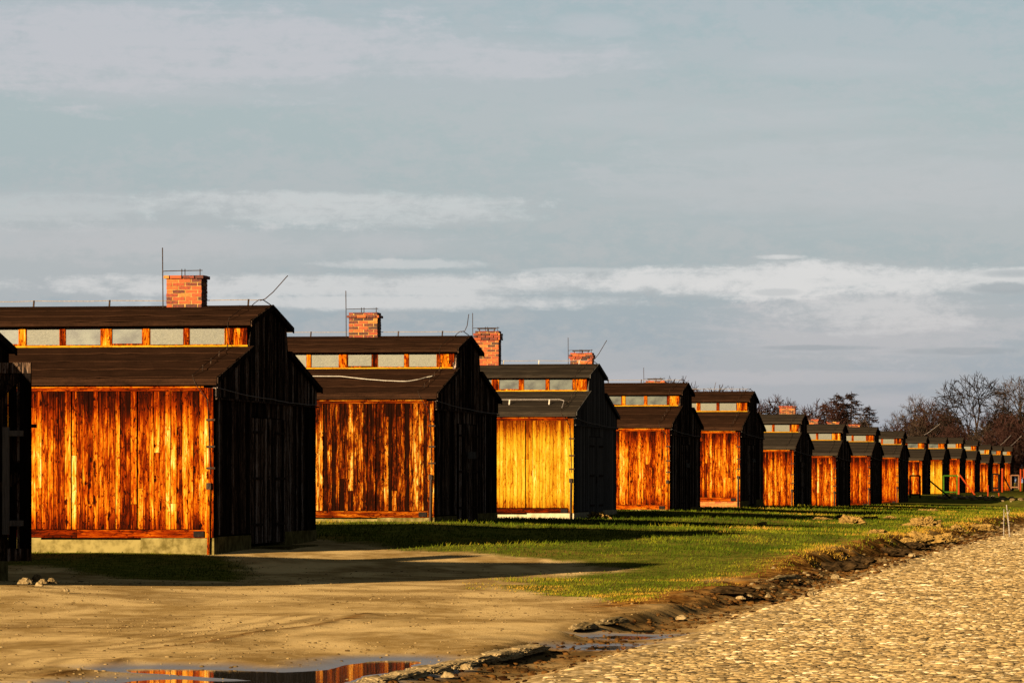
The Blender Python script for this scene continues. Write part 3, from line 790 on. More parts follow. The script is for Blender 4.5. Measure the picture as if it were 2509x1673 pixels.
    if roofline == 'cable':
        pts = [(-4.2, 1.7, low_z(1.7) + .09)]
        for (xq, dz, yq) in ((-2.6, .10, 1.55), (-1.6, .06, 1.25), (-.9, .05, 1.15), (-.62, .06, 1.3), (-.45, .07, 1.55), (-.30, .09, 1.6)): pts.append((xq, yq, low_z(yq) + dz))
        MB().tube(sway(pts, 4, .006, r), 0.010, 5).build('roof_cable', CABLE, root)
    if roofline == 'posts':
        MB().tube([(-5, 1.0, low_z(1.0) + .15), (-.55, 1.0, low_z(1.0) + .15), (-.40, .9, low_z(.9) + .13), (-.38, .3, low_z(.3) + .05)], 0.011, 5).build('roof_cable', GALV, root)
        for px_ in (-.85, -2.05, -3.2): MB().bar((px_, .85, low_z(.85)), (px_, .95, low_z(.95) + .15), .04).build('wire_support', CABLE, root)
    if roofline == 'none': pass
    for c_ in chim: chimney(root, **c_)
    return root

def base_from_ridge(i, vr):
    yc = SP * CA * (i + 3.44 + 0.2)
    return EYE + (HY - vr) * yc / F - RIDGE
VR = [748.7, 823, 892, 938, 959, 1015, 1039, 1046, 1056, 1068.5, 1071, 1072, 1079, 1089, 1092, 1094]
B = [base_from_ridge(i, v) for i, v in enumerate(VR)]
# B0: nearest, seen at the picture's edge with its door leaf swung open
b0 = barrack(-1, 0.35, 'orange', 'brown', label='barrack cut off at the picture edge, its braced door leaf swung open', length=20, wins=0, open_door=True, planks=0)
chimney(b0, -5.6, 0.72, 0.95, 3, bricks=False)
leaf = MB()
r = random.Random(5); q = 0.02
lf = empty('door', (0.04, 4.78, 0.0), 0, b0)       # swung out at a right angle to the gable; its inner face looks at the camera
while q < 1.60:
    q1 = min(q + r.uniform(.13, .18), 1.62)
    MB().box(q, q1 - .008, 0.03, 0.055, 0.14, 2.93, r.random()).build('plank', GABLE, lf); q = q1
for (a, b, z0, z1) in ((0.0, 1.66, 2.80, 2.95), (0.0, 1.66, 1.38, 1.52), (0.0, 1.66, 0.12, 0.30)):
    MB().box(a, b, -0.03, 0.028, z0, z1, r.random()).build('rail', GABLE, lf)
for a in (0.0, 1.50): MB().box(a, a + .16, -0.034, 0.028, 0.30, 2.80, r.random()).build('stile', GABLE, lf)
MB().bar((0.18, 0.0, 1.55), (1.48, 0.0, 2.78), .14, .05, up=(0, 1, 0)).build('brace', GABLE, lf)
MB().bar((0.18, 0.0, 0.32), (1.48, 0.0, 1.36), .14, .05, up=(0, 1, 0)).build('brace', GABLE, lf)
hb = MB().box(1.28, 1.37, -0.16, -0.10, 0.50, 2.03, .7).build('handle', GREYWOOD, lf)
MB().box(1.36, 1.56, -0.155, -0.034, 1.90, 1.98, .6).build('bracket', GREYWOOD, lf)
MB().box(1.36, 1.56, -0.155, -0.034, 0.62, 0.70, .6).build('bracket', GREYWOOD, lf)
MB().box(1.66, 1.74, -0.02, 0.02, 2.02, 2.07).build('latch', IRON, lf)

def ch(bx, wid, hgt, seed, **k): return dict(bx=bx, wid=wid, hgt=hgt, seed=seed, **k)
barrack(0, B[0], 'orange', 'brown', label='nearest fully visible barrack with blotchy orange plank wall and brick chimney', planks=6.0, wins=8, panes='mixed',
        chim=[ch(-1.62, .71, .63, 11)], ridge_posts=(-.38, -3.2, -4.75, -6.4), rod=(.42, .46), tone_c=.52, tone_s=.34)
barrack(1, B[1], 'dark', 'brown', label='barrack with dark charred-looking plank wall and pale cable sagging across its roof', planks=5.0, wins=7, panes='ridged',
        chim=[ch(-2.6, .73, .58, 12, corbel=(1,), rods=True)], ridge_posts=(-.62, -1.75, -2.85, -4.0), roofline='cable', plate=(.21, 1.75, .17), rod=(.06, .42), tone_c=.5, tone_s=.3)
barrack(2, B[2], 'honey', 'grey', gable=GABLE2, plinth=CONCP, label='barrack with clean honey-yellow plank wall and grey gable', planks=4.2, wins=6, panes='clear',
        chim=[ch(-3.32, .73, 1.02, 13, corbel=(1, 2, 3), bar=True)], ridge_posts=(-.5, -1.75, -2.85), roofline='posts', rod=(.36, .60), tone_c=.55, tone_s=.2)
barrack(3, B[3], 'amber', 'brown', label='barrack with amber knotty planks, next beyond the honey-yellow one', planks=0, wins=6, panes='clear',
        chim=[ch(-3.75, .80, 1.06, 14, corbel=(1, 2), bar=True)], ridge_posts=(-.4, -1.6, -2.8), plate=(.12, 1.8, .15), tone_c=.6, tone_s=.22)
barrack(4, B[4], 'amber', 'brown', label='barrack whose orange planks stand on a red brick plinth', planks=0, wins=5, panes='ridged',
        chim=[ch(-4.0, .80, .42, 15, corbel=(1,), bar=True)], ridge_posts=(-.5, -2.0, -3.2), plate=(.12, 1.9, .15), brickbase=True, tone_c=.5, tone_s=.3)
barrack(5, B[5], 'amber', 'grey', label='barrack with planks down to the grass, sixth along the row after the brick-plinth one', low=.55, wins=4, ridge_posts=(-.5, -2.0), tone_c=.55)
barrack(6, B[6], 'orange', 'grey', label='low-set barrack with golden brown planks sunk into the grass, seventh along the row', low=.5, wins=4, chim=[ch(-2.9, .83, .97, 16, bricks=False)], tone_c=.5)
barrack(7, B[7], 'rust', 'grey', label='barrack with red-orange planks behind the sunken one, eighth along the row', wins=4, chim=[ch(-3.7, .75, .47, 17, bricks=False)], tone_c=.6)
barrack(8, B[8], 'rust', 'grey', label='barrack with rust-red planks just before the black timber frame', wins=4, chim=[ch(-4.4, .75, .57, 18, bricks=False)], tone_c=.35)
barrack(9, B[9], 'amber', 'grey', label='far barrack seen through the black timber frame with slanting rod on its ridge', wins=3, panes='clear', chim=[ch(-4.9, .75, .78, 19, bricks=False)], ridge_posts=(-.9,), rod=(.95, .72), low=.3)
barrack(10, B[10], 'honey', 'grey', label='far barrack with pale bleached plank stripes before the green frame', wins=3, panes='clear', low=.2)
barrack(11, B[11], 'amber', 'grey', label='far barrack seen through the green timber frame', wins=3, low=.2)
barrack(12, B[12], 'amber', 'grey', label='far barrack with golden planks behind the slanting red prop', wins=3, low=.2)
barrack(13, B[13], 'amber', 'grey', label='far barrack with amber planks between the red prop and the second black frame', wins=3, low=.2)
barrack(14, B[14], 'amber', 'grey', label='far barrack seen through the second black timber frame', wins=3, panes='clear', rod=(.9, .9), low=.2)
barrack(15, B[15], 'rust', 'grey', label='last and farthest barrack of the row by the bare trees', wins=3, rod=(1.0, 1.0), low=.2)

# ------------------------------------------------------------------ shoring frames among the far barracks
def paint(name, c, k=0.6): return plain(name, tuple(q * k for q in c), c, 6.0, rough=0.7)
REDP, GREENP, BLACKP = paint('red_paint', (0.19, 0.024, 0.005)), paint('green_paint', (0.022, 0.058, 0.005)), paint('black_timber', (0.006, 0.005, 0.004))
PINK = paint('weathered_timber', (0.13, 0.06, 0.03))
def frame(y, u0, u1, v0, v1, th, mat, mid=None, label='', prop=None, pmat=None, post=None, name='timber_frame'):
    o = empty(name, (at(u0, v1, y).x, y, at(u0, v1, y).z)); tag(o, label, 'frame', 'timber frames among the far barracks')
    loc = Vector(o.location)
    P = lambda u, v, dy=0.0: at(u, v, y) - loc + Vector((0, dy, 0))
    for u in (u0, u1): MB().bar(P(u, v1 + 3), P(u, v0), th).build('post', mat, o)
    for v in [v0, v1 - 2] + ([mid] if mid else []): MB().bar(P(u0, v, .01), P(u1, v, .01), th * .96, up=(0, 1, 0)).build('rail', mat, o)
    if prop: MB().bar(P(*prop[0], .06), P(*prop[1], .06), th * .9, up=(0, 1, 0)).build('prop', pmat or mat, o)
    if post: MB().bar(P(post[0], post[2], -.14), P(post[0], post[1], -.14), th * 1.1).build('side_post', pmat, o)
    return o
frame(287, 2230, 2254, 1165, 1230, .11, BLACKP, mid=1211, label='black timber frame standing by the rust-red barrack', prop=((2273, 1173), (2328, 1219)), pmat=BLACKP)
frame(318, 2311.5, 2345, 1165, 1207, .11, GREENP, label='green timber frame with red post and slanting red prop', prop=((2351, 1163), (2389, 1213)), pmat=REDP, post=(2348, 1168, 1212))
frame(388, 2432, 2447, 1161, 1206, .13, BLACKP, mid=1195, label='black timber frame with upright red post, farther than the green one', prop=((2459, 1166), (2478, 1203)), pmat=BLACKP)
frame(437, 2477, 2496, 1164, 1195, .12, PINK, label='weathered brown timber frame beside the last barrack', pmat=REDP, post=(2500, 1149, 1204))
for k, (y, u, v0, v1, lab) in enumerate([(387.5, 2455, 1147, 1207, 'tall red post beside the second black frame'), (290, 2406.5, 1211, 1231, 'short thin red stake on the shaded bank, left of three'), (300, 2420, 1188, 1226, 'taller thin red stake on the shaded bank, middle of three'),
                                          (305, 2446.5, 1207, 1226, 'short thin red stake on the shaded bank, rightmost of three'), (430, 2508, 1148, 1200, 'red post at the right picture edge by the trees')]):
    b_ = at(u, v1, y); m = MB(); t_ = at(u, v0, y)
    b_.z = min(b_.z, gh(b_.x, y) - .05)
    th = .14 if k in (0, 4) else .07
    hgt = t_.z - b_.z
    m.bar((0, 0, 0), (.02, 0, hgt), th); m.bar((-th * .7, 0, hgt * .93), (th * .7, 0, hgt * .93), th * .5)
    o = m.build('red_post', REDP, None, loc=b_); tag(o, lab, 'post', 'red posts among the far barracks')

# birch stakes by the road
BIRCH = plain('birch_bark', (0.03, 0.025, 0.02), (0.24, 0.20, 0.16), 5.0, stretch=(1, 1, 3))
for pts, rr, lab in (([(2474, 1311), (2472, 1288), (2469, 1262), (2466, 1236)], .024, 'taller crooked birch stake at the road edge'),
                     ([(2459, 1300), (2459.5, 1270), (2460, 1246)], .015, 'shorter thin birch stake at the road edge')):
    y = 128.0; p0 = at(*pts[0], y); gz = gh(p0.x, y)
    y = y * 1.0
    q_ = [at(u, v, y) for u, v in pts]; loc = Vector((q_[0].x, y, gz - .05))
    sh = gz - q_[0].z
    rel = [Vector((0, 0, 0))] + [(p - Vector((q_[0].x, y, gz - .05)) + Vector((0, 0, sh * 0))) for p in q_[1:]]
    m = MB().tube(rel, [rr, rr * .9, rr * .85, rr * .6][:len(rel)], 6)
    m.tube([rel[-2], rel[-2] + Vector((.06, 0, .16))], rr * .4, 4)
    o = m.build('birch_stake', BIRCH, loc=loc); tag(o, lab, 'stake', 'birch stakes by the road')

# ------------------------------------------------------------------ stones, kerb, clods, mounds
def ico(sub=1):
    t = (1 + 5 ** .5) / 2
    vs = [Vector(v).normalized() for v in [(-1, t, 0), (1, t, 0), (-1, -t, 0), (1, -t, 0), (0, -1, t), (0, 1, t), (0, -1, -t), (0, 1, -t), (t, 0, -1), (t, 0, 1), (-t, 0, -1), (-t, 0, 1)]]
    fs = [(0, 11, 5), (0, 5, 1), (0, 1, 7), (0, 7, 10), (0, 10, 11), (1, 5, 9), (5, 11, 4), (11, 10, 2), (10, 7, 6), (7, 1, 8), (3, 9, 4), (3, 4, 2), (3, 2, 6), (3, 6, 8), (3, 8, 9), (4, 9, 5), (2, 4, 11), (6, 2, 10), (8, 6, 7), (9, 8, 1)]
    for _ in range(sub):
        cache, nf = {}, []
        def mid(a, b):
            k = (min(a, b), max(a, b))
            if k not in cache: vs.append(((vs[a] + vs[b]) / 2).normalized()); cache[k] = len(vs) - 1
            return cache[k]
        for a, b, c_ in fs:
            ab, bc, ca = mid(a, b), mid(b, c_), mid(c_, a); nf += [(a, ab, ca), (b, bc, ab), (c_, ca, bc), (ab, bc, ca)]
        fs = nf
    return vs, fs
def lump(name, mat, dims, seed, rough=0.35, sub=2, boxy=1.0, flat=0.0, tone=.5, loc=None, smooth=False, parent=None, rz=None):
    r = random.Random(seed); vs, fs = ico(sub); o = Vector((r.uniform(0, 99), r.uniform(0, 99), 3))
    out = []
    for v in vs:
        k = 1 + rough * mnoise.noise(v * 1.1 + o) + rough * .6 * mnoise.noise(v * 2.7 + o) + rough * .35 * mnoise.noise(v * 6 + o) + (rough * .3 * mnoise.noise(v * 13 + o) if sub > 3 else 0)
        v = Vector([math.copysign(abs(q) ** boxy, q) for q in v])
        p = Vector((v.x * dims[0], v.y * dims[1], v.z * dims[2])) * k
        if p.z < -flat * dims[2]: p.z = -flat * dims[2]
        out.append(p)
    m = MB().raw(out, fs, tone); ob = m.build(name, mat, parent, smooth=smooth, loc=loc)
    if rz is None: rz = r.uniform(0, 6)
    ob.rotation_euler = (0, 0, rz)
    return ob
STONE = plain('pale_stone', (0.06, 0.038, 0.015), (0.19, 0.135, 0.065), 12.0, bmp=0.5)
KERBM = plain('broken_kerb_concrete', (0.10, 0.068, 0.028), (0.30, 0.21, 0.10), 9.0, bmp=0.6)
SODM = plain('dark_sod', (0.006, 0.004, 0.002), (0.035, 0.020, 0.008), 8.0, bmp=0.7, bd=.03)
MOUND = plain('dug_earth', (0.05, 0.024, 0.005), (0.165, 0.098, 0.026), 9.0, bmp=0.9, bd=.04)

# rubble at the edge of the big shadow, by the open door
for k, (u, v, sz, lab) in enumerate([(62, 1437, .085, 'wide flat rubble stone, leftmost of the small heap'), (90, 1431, .08, 'tallest upright stone of the rubble heap'), (106, 1434, .065, 'stone right of the tallest one in the rubble heap'),
                                      (127, 1434, .07, 'low stone at the right end of the rubble heap'), (97, 1440, .06, 'small stone in front of the rubble heap'), (160, 1453, .05, 'lone stone to the right below the rubble heap')]):
    gx_, gy_ = ground_px(u, v, full_h)
    o = lump('rubble_stone', STONE, (sz * 1.25, sz, sz * (1.0 if k != 1 else 1.3)), 40 + k, loc=(gx_, gy_, gh(gx_, gy_) + sz * .45)); tag(o, lab, 'stone', 'rubble heap by the open door')
o = None
gx_, gy_ = ground_px(402, 1345, full_h); lump('footing_stone', STONE, (.16, .1, .09), 61, loc=(gx_, gy_ - .1, gh(gx_, gy_) + .05), rz=0.1)
tag(bpy.data.objects['footing_stone'], 'single pale stone lying against the nearest barrack plinth', 'stone')
# loose stones along the gutter
for k, (u, v, sz, wh) in enumerate([(1098, 1664, .045, 'small white stone standing at the bottom edge of the picture'), (1144, 1646, .05, 'pale stone in the muddy gutter near the bottom edge'), (1670, 1522, .06, 'round pale stone at the end of the muddy gutter'),
                                     (1816, 1472, .06, 'whitest stone beside the dark sods at the verge'), (1836, 1466, .045, 'yellowish stone just right of the whitest one'), (2047, 1421, .07, 'yellow stone in the gutter below the big sods'),
                                     (1987, 1461, .05, 'pale stone on the road edge below the verge'), (1883, 1467, .05, 'flat pale stone between the verge and the road'), (2234, 1366, .07, 'stone in the gutter under the row of earth mounds'),
                                     (1895, 1394, .035, 'small white scrap lying in the lawn')]):
    gx_, gy_ = ground_px(u, v, full_h); o = lump('loose_stone', STONE, (sz * 1.2, sz, sz), 70 + k, loc=(gx_, gy_, gh(gx_, gy_) + sz * .4), tone=.6)
    tag(o, wh, 'stone', 'loose stones along the gutter')
# broken kerb between yard and gutter: one piece after another
KL = [(880, 1672), (925, 1660), (985, 1645), (1045, 1634), (1105, 1622), (1160, 1609), (1215, 1597), (1275, 1584), (1335, 1570)]
kp = [plane_px(u, v, 0.03) for u, v in KL]
for k, (a, b) in enumerate(zip(kp[:-1], kp[1:])):
    d = Vector(b) - Vector(a); ln = d.length; mid_ = (Vector(a) + Vector(b)) / 2
    o = lump('kerb_piece', KERBM, (ln * .55, .15, .065), 90 + k, rough=.24, sub=4, boxy=.62, loc=(mid_.x - .08, mid_.y, -0.052), rz=math.atan2(d.y, d.x), tone=.6)
    tag(o, 'broken concrete kerb piece along the muddy gutter, ' + ('first', 'second', 'third', 'fourth', 'fifth', 'sixth', 'seventh', 'eighth')[k] + ' from the bottom edge', 'kerb', 'broken kerb along the gutter')
for k, (u, v, ln, lab) in enumerate([(1430, 1545, .35, 'thin concrete kerb remnant past the broken kerb'), (1500, 1531, .45, 'pale kerb remnant at the far end of the muddy gutter'), (1925, 1422, .7, 'slanted pale concrete slab sticking out of the verge')]):
    gx_, gy_ = ground_px(u, v, full_h)
    o = lump('kerb_remnant', KERBM, (ln, .10, .07), 110 + k, rough=.25, sub=3, loc=(gx_, gy_, gh(gx_, gy_) + .02), rz=math.atan2(R_[1], R_[0]) - .25, tone=.3); tag(o, lab, 'kerb')
# dark clods of turf hanging over the gutter
for k, (u, v, dm, lab) in enumerate([(1795, 1458, (.38, .3, .09), 'long low dark sod at the near corner of the lawn'), (2058, 1400, (.42, .45, .15), 'big dark sod overhanging the gutter, left one of the pair'), (2105, 1384, (.30, .4, .14), 'big dark sod overhanging the gutter, right one of the pair'),
                                      (2190, 1362, (.35, .6, .16), 'dark sod below the largest earth mound at the verge'), (2240, 1345, (.3, .6, .15), 'dark sod right of the largest earth mound')]):
    gx_, gy_ = ground_px(u, v, full_h); o = lump('sod_clod', SODM, dm, 120 + k, rough=.5, sub=3, loc=(gx_, gy_, gh(gx_, gy_) + .03), rz=.3); tag(o, lab, 'sod', 'dark sods along the verge')
# heaps of dug earth on the lawn
MH = [(1868, 1288, .30, .08, 'small earth mound on the lawn nearest the sunken barrack shadow'), (2015, 1274, .35, .08, 'low earth mound on the lawn before the eighth barrack'), (2062, 1268, .35, .09, 'low earth mound just right of the one before the eighth barrack'),
      (2085, 1283, .45, .19, 'tall lumpy earth mound alone in the middle of the lawn'), (2135, 1272, .35, .08, 'flat earth mound right of the tall lone mound'), (2180, 1270, .3, .07, 'smallest flat earth mound far on the lawn'),
      (2262, 1290, .62, .24, 'biggest lumpy earth mound, upper right of the lawn'), (2153, 1308, .33, .10, 'small earth mound below the big lumpy mounds'), (2345, 1300, .38, .12, 'earth mound at the verge left of the birch stakes'),
      (2400, 1298, .45, .14, 'earth mound at the verge close to the birch stakes'), (2262, 1330, .75, .20, 'wide earth heap spilling into the gutter'), (2225, 1338, .4, .16, 'narrow earth heap at the left end of the spilling heap'), (2310, 1326, .5, .17, 'earth heap at the right end of the spilling heap'),
      (1470, 1270, .38, .16, 'earth heap against the grey gable of the honey-yellow barrack'), (1848, 1236, .3, .2, 'pointed clump of earth by the brick-plinth barrack gable'), (2258, 1252, .3, .08, 'distant earth mound on the lawn near the black frame'), (2285, 1253, .3, .1, 'distant earth mound right of the one near the black frame')]
for k, (u, v, wd, ht, lab) in enumerate(MH):
    gx_, gy_ = ground_px(u, v, full_h)
    if gy_ > 350: continue
    o = lump('earth_mound', MOUND, (wd * .72, wd * .75, ht * 1.15), 150 + k, rough=.75, sub=4, flat=.1, loc=(gx_, gy_, gh(gx_, gy_) - .01), tone=.7, smooth=False); tag(o, lab, 'mound', 'heaps of dug earth on the lawn')
# rubble topping the shaded bank
r = random.Random(77); mb = MB(); vs1, fs1 = ico(1)
for k in range(260):
    s_, t_ = r.uniform(1.5, 17), 209.5 + r.gauss(0, 1.2)
    px_, py_ = from_row(s_, t_); z = gh(px_, py_); sz = r.uniform(.06, .2)
    mb.raw([Vector((px_ + v.x * sz * r.uniform(.8, 1.4), py_ + v.y * sz, z + v.z * sz * .6 + sz * .3)) for v in vs1], fs1, r.random())
o = mb.build('rubble', STONE); tag(o, 'pale rubble strewn along the top of the far bank', kind='stuff')
r = random.Random(78); mb = MB()
for k in range(420):                                                  # grit and clods along the verge
    t_ = -14 + 110 * r.random() ** 1.4; s_ = 11.65 + r.gauss(0, .25)
    px_, py_ = from_row(s_, t_); z = gh(px_, py_); sz = (.012 + .04 * r.random() ** 2.5) * (1 + t_ / 120)
    mb.raw([Vector((px_ + v.x * sz * r.uniform(.8, 1.5), py_ + v.y * sz, z + v.z * sz * .7 + sz * .3)) for v in vs1], fs1, r.random() * .4)
for k in range(260):                       # pebbles on the yard
    v_ = 1440 + 225 * r.random() ** 1.3; u_ = r.uniform(-60, 1500)
    if u_ > 900 + (1672 - v_) * 4.4: continue
    px_, py_ = ground_px(u_, v_); z = gh(px_, py_); sz = .004 + .014 * r.random() ** 3
    mb.raw([Vector((px_ + v.x * sz * 1.3, py_ + v.y * sz, z + v.z * sz * .7 + sz * .2)) for v in vs1], fs1, r.random() * .5)
o = mb.build('gravel', STONE); tag(o, 'scattered pebbles and grit on yard and verge', kind='stuff')

r = random.Random(79); nr = np.random.default_rng(8)
vs0 = np.array([tuple(v) for v in ico(0)[0]]); fs0 = np.array(ico(0)[1])
def scatter(name, mat, xy, size, tone, label, flat=.6, lift=.25):
    """many small clods in one mesh"""
    n = len(xy); z = full_h(xy[:, 0], xy[:, 1])
    st = nr.uniform(.7, 1.4, (n, 1, 3)) * np.array([1.25, 1.0, flat])
    jit = 1 + nr.normal(0, .16, (n, 12, 1))
    v = vs0[None] * st * jit * size[:, None, None]
    v[:, :, 0] += xy[:, 0:1]; v[:, :, 1] += xy[:, 1:2]; v[:, :, 2] += (z + size * flat * lift)[:, None]
    f = (fs0[None] + (np.arange(n) * 12)[:, None, None]).reshape(-1, 3)
    o = np_mesh(name, v.reshape(-1, 3), f, mat, attrs={'tone': np.repeat(tone, 12)})
    return tag(o, label, kind='stuff')
GRIT = plain('yard_grit', (0.035, 0.020, 0.007), (0.15, 0.10, 0.042), 16.0, bmp=0.3)
CLODM = plain('gutter_clods', (0.010, 0.004, 0.0015), (0.062, 0.028, 0.007), 10.0, bmp=0.5)
n_ = 11000
yy_ = 33.5 + 45 * nr.uniform(0, 1, n_) ** 1.6; xx_ = (nr.uniform(-80, 1650, n_) - CX) / F * yy_
s_, t_ = to_row(xx_, yy_)
ok = (s_ < 11.5) & (t_ < 4) & (poly_sd(xx_, yy_, LAWN) < .2) & (poly_sd(xx_, yy_, PUDW[0]) < -.15) & (vnoise(xx_ / 1.5, yy_ / 3, 71) + nr.normal(0, .5, n_) > .1)
scatter('grit', GRIT, np.stack([xx_, yy_], 1)[ok], .004 + .013 * nr.uniform(0, 1, ok.sum()) ** 4, nr.uniform(0, 1, ok.sum()), 'fine grit and crumbs of earth on the sandy yard')
n_ = 5200
t_ = -52 + 120 * nr.uniform(0, 1, n_) ** 1.5; s_ = 12.0 - .2 * (t_ > -22) + nr.normal(0, .34, n_)
p_ = from_row(s_, t_); xy_ = np.stack(p_, 1)
ok = (s_ > 11.55 - 1.2 * (t_ > -24)) & (s_ < 13)
for p in PUDW[1:]: ok &= poly_sd(xy_[:, 0], xy_[:, 1], p) < -.02
scatter('clods', CLODM, xy_[ok], (.006 + .026 * nr.uniform(0, 1, ok.sum()) ** 3) * (1 + .6 * (t_[ok] > -20)), nr.uniform(0, 1, ok.sum()), 'dark crumbs of wet earth along the gutter')

# ------------------------------------------------------------------ cobbles of the road
cm, cn, cb = new_mat('cobble')
cpo = cn.n('ShaderNodeTexCoord').outputs['Object']
ct = cn.add(attr(cn, 'tone'), 0.0)
crand = cn.n('ShaderNodeObjectInfo').outputs['Random']
cz = cn.noise(cpo, 30.0, 4, 0.7)
cw = cn.n('ShaderNodeNewGeometry').outputs['Position']
cbig = cn.noise(cn.scale(cw, (.9, .45, 0)), 1.0, 4, .6)
cf = cn.add(cn.math('FRACT', cn.add(ct, crand)), cn.add(cn.mul(cn.add(cz, -0.5), 0.6), cn.mul(cn.add(cbig, -0.5), 0.9)))
set_base(cn, cb, cn.ramp(cf, [(0, (0.04, 0.028, 0.014)), (0.2, (0.12, 0.078, 0.032)), (0.65, (0.23, 0.155, 0.065)), (0.9, (0.30, 0.215, 0.10)), (1, (0.38, 0.30, 0.18))]))
cb.inputs['Roughness'].default_value = 0.85; cb.inputs['Specular IOR Level'].default_value = 0.0
bump(cn, cb, cz, 0.4, 0.01)
road = empty('cobbled_road', (*from_row(14, -40), 0.0)); tag(road, 'old cobbled road with worn rounded stones', kind='structure')
def dome(r, n=6):
    vs = []
    for (k, zz) in ((1.0, -.5), (.96, .15), (.66, .75)):
        for q in range(n):
            a = 2 * math.pi * (q + r.uniform(-.25, .25)) / n
            vs.append((k * math.cos(a) * r.uniform(.85, 1.1), k * math.sin(a) * r.uniform(.85, 1.1), zz * r.uniform(.85, 1.1)))
    vs.append((r.uniform(-.15, .15), r.uniform(-.15, .15), 1.0 * r.uniform(.85, 1.1)))
    fs = []
    for ring in (0, 1):
        for q in range(n):
            a, b = ring * n + q, ring * n + (q + 1) % n; fs += [(a, b, b + n), (a, b + n, a + n)]
    for q in range(n): fs.append((2 * n + q, 2 * n + (q + 1) % n, 3 * n))
    return np.array(vs), np.array(fs)
r = random.Random(99); DOMES = [dome(r) for _ in range(10)]
nr = np.random.default_rng(4)
cell = 0.080
pts = []
for yy in np.arange(33.0, 150.0, cell):
    x0 = max((1050 - CX) / F * yy, P0[0] + (yy - P0[1]) * math.tan(A) + 12.1 / CA); x1 = (2560 - CX) / F * yy + 2.4
    if x1 <= x0: continue
    st = cell * (1.0 if yy < 55 else 1.3 if yy < 80 else 2.0)
    xs = np.arange(x0, x1, st); pts.append(np.stack([xs + nr.uniform(-.36, .36, len(xs)) * st, yy + nr.uniform(-.36, .36, len(xs)) * cell], 1))
pts = np.concatenate(pts)
s_, t_ = to_row(pts[:, 0], pts[:, 1])
edge = s_ - np.interp(t_, [p[1] for p in ROADL], [p[0] for p in ROADL])
cover = vnoise(pts[:, 0] / 1.3, pts[:, 1] / 2.5, 55) * .35 + edge * 0.75
keep = nr.uniform(0, 1, len(pts)) < np.clip(cover, 0, 0.88)
pts, edge = pts[keep], edge[keep]
hz = full_h(pts[:, 0], pts[:, 1])
size = (.012 + .040 * nr.uniform(0, 1, len(pts)) ** 2.0) * (1 + .25 * (pts[:, 1] > 60)); elong = nr.uniform(1.0, 1.7, len(pts)); ang = nr.uniform(-.5, .5, len(pts)); sunk = nr.uniform(.15, .8, len(pts)) * (0.8 + .5 * (edge < .8))
which = nr.integers(0, 10, len(pts))
appar = size * elong / pts[:, 1] * (np.abs(pts[:, 0] / pts[:, 1] * F + CX - 1254) < 1240)
big = set(np.argsort(-appar)[:300].tolist())
dm = []
for (vs, fs) in DOMES:
    me = bpy.data.meshes.new('cobble'); me.from_pydata(vs.tolist(), [], fs.tolist()); me.materials.append(cm)
    dm.append(me)
rl = Vector(road.location)
V, Fc, Tn, nv = [], [], [], 0
for k in range(len(pts)):
    sz = size[k]; hh = sz * .32
    if k in big:
        o = bpy.data.objects.new('stone', dm[which[k]]); COL.objects.link(o); o.parent = road
        o.location = (pts[k, 0] - rl.x, pts[k, 1] - rl.y, hz[k] + hh * (.25 - sunk[k])); o.scale = (sz * elong[k], sz, hh); o.rotation_euler = (0, 0, ang[k])
        continue
    vs, fs = DOMES[which[k]]
    ca_, sa_ = math.cos(ang[k]), math.sin(ang[k])
    a_, b_ = vs[:, 0] * sz * elong[k], vs[:, 1] * sz
    V.append(np.stack([pts[k, 0] - rl.x + a_ * ca_ - b_ * sa_, pts[k, 1] - rl.y + a_ * sa_ + b_ * ca_, hz[k] + hh * (vs[:, 2] + .25 - sunk[k])], 1))
    Fc.append(fs + nv); nv += len(vs); Tn.append(np.full(len(vs), nr.uniform()))
o = np_mesh('stones', np.concatenate(V), np.concatenate(Fc), cm, road, False, {'tone': np.concatenate(Tn)}); o['kind'] = 'stuff'

# ------------------------------------------------------------------ grass
qm, qn, qb = new_mat('grass_blades')
qt = attr(qn, 'tone')
set_base(qn, qb, qn.ramp(qt, [(0, (0.015, 0.024, 0.002)), (0.45, (0.040, 0.052, 0.003)), (0.78, (0.088, 0.082, 0.005)), (1, (0.18, 0.098, 0.013))]))
qb.inputs['Roughness'].default_value = 0.8; qb.inputs['Specular IOR Level'].default_value = 0.0
NB = 330000
yy = 55 + (260 - 55) * nr.uniform(0, 1, NB) ** 1.7
uu = nr.uniform(-60, 2570, NB)
xx = (uu - CX) / F * yy
g_ = np.maximum(poly_sd(xx, yy, LAWN), poly_sd(xx, yy, SHADEGRASS) * 1.4) + 0.45 * vnoise(xx / .9, yy / 2.2, 21) + 0.3 * vnoise(xx / .3, yy / .7, 22)
ss_, tt_ = to_row(xx, yy)
bare = vnoise(xx / 1.6, yy / 3.5, 61) * .5 + .5 * vnoise(xx / .5, yy / 1.0, 62)
ok = (g_ > nr.uniform(-.3, .5, NB)) & (ss_ + .5 * vnoise(xx / .8, yy / 1.6, 24) + nr.normal(0, .15, NB) < 10.9) & (bare < .5 + nr.normal(0, .1, NB))
for k in range(-1, 16):
    ok &= ~((tt_ > 24 * k - .02) & (tt_ < 24 * k + 9.7) & (ss_ < .05))
xx, yy, ss_, bare = xx[ok], yy[ok], ss_[ok], bare[ok]
nb = len(xx); hb_ = full_h(xx, yy)
sc_ = np.clip(yy / 85, .9, 2.2)
bh = nr.uniform(.02, .062, nb) * np.where(yy < 83, .6, 1) * sc_ ** .5 * (1.0 + .8 * np.clip(vnoise(xx / 1.1, yy / 2.0, 64), 0, 1)); bw = nr.uniform(.006, .012, nb) * sc_
an = nr.uniform(0, 6.283, nb); lx, ly = nr.normal(0, .5, nb) * bh + .2 * bh, nr.normal(0, .5, nb) * bh
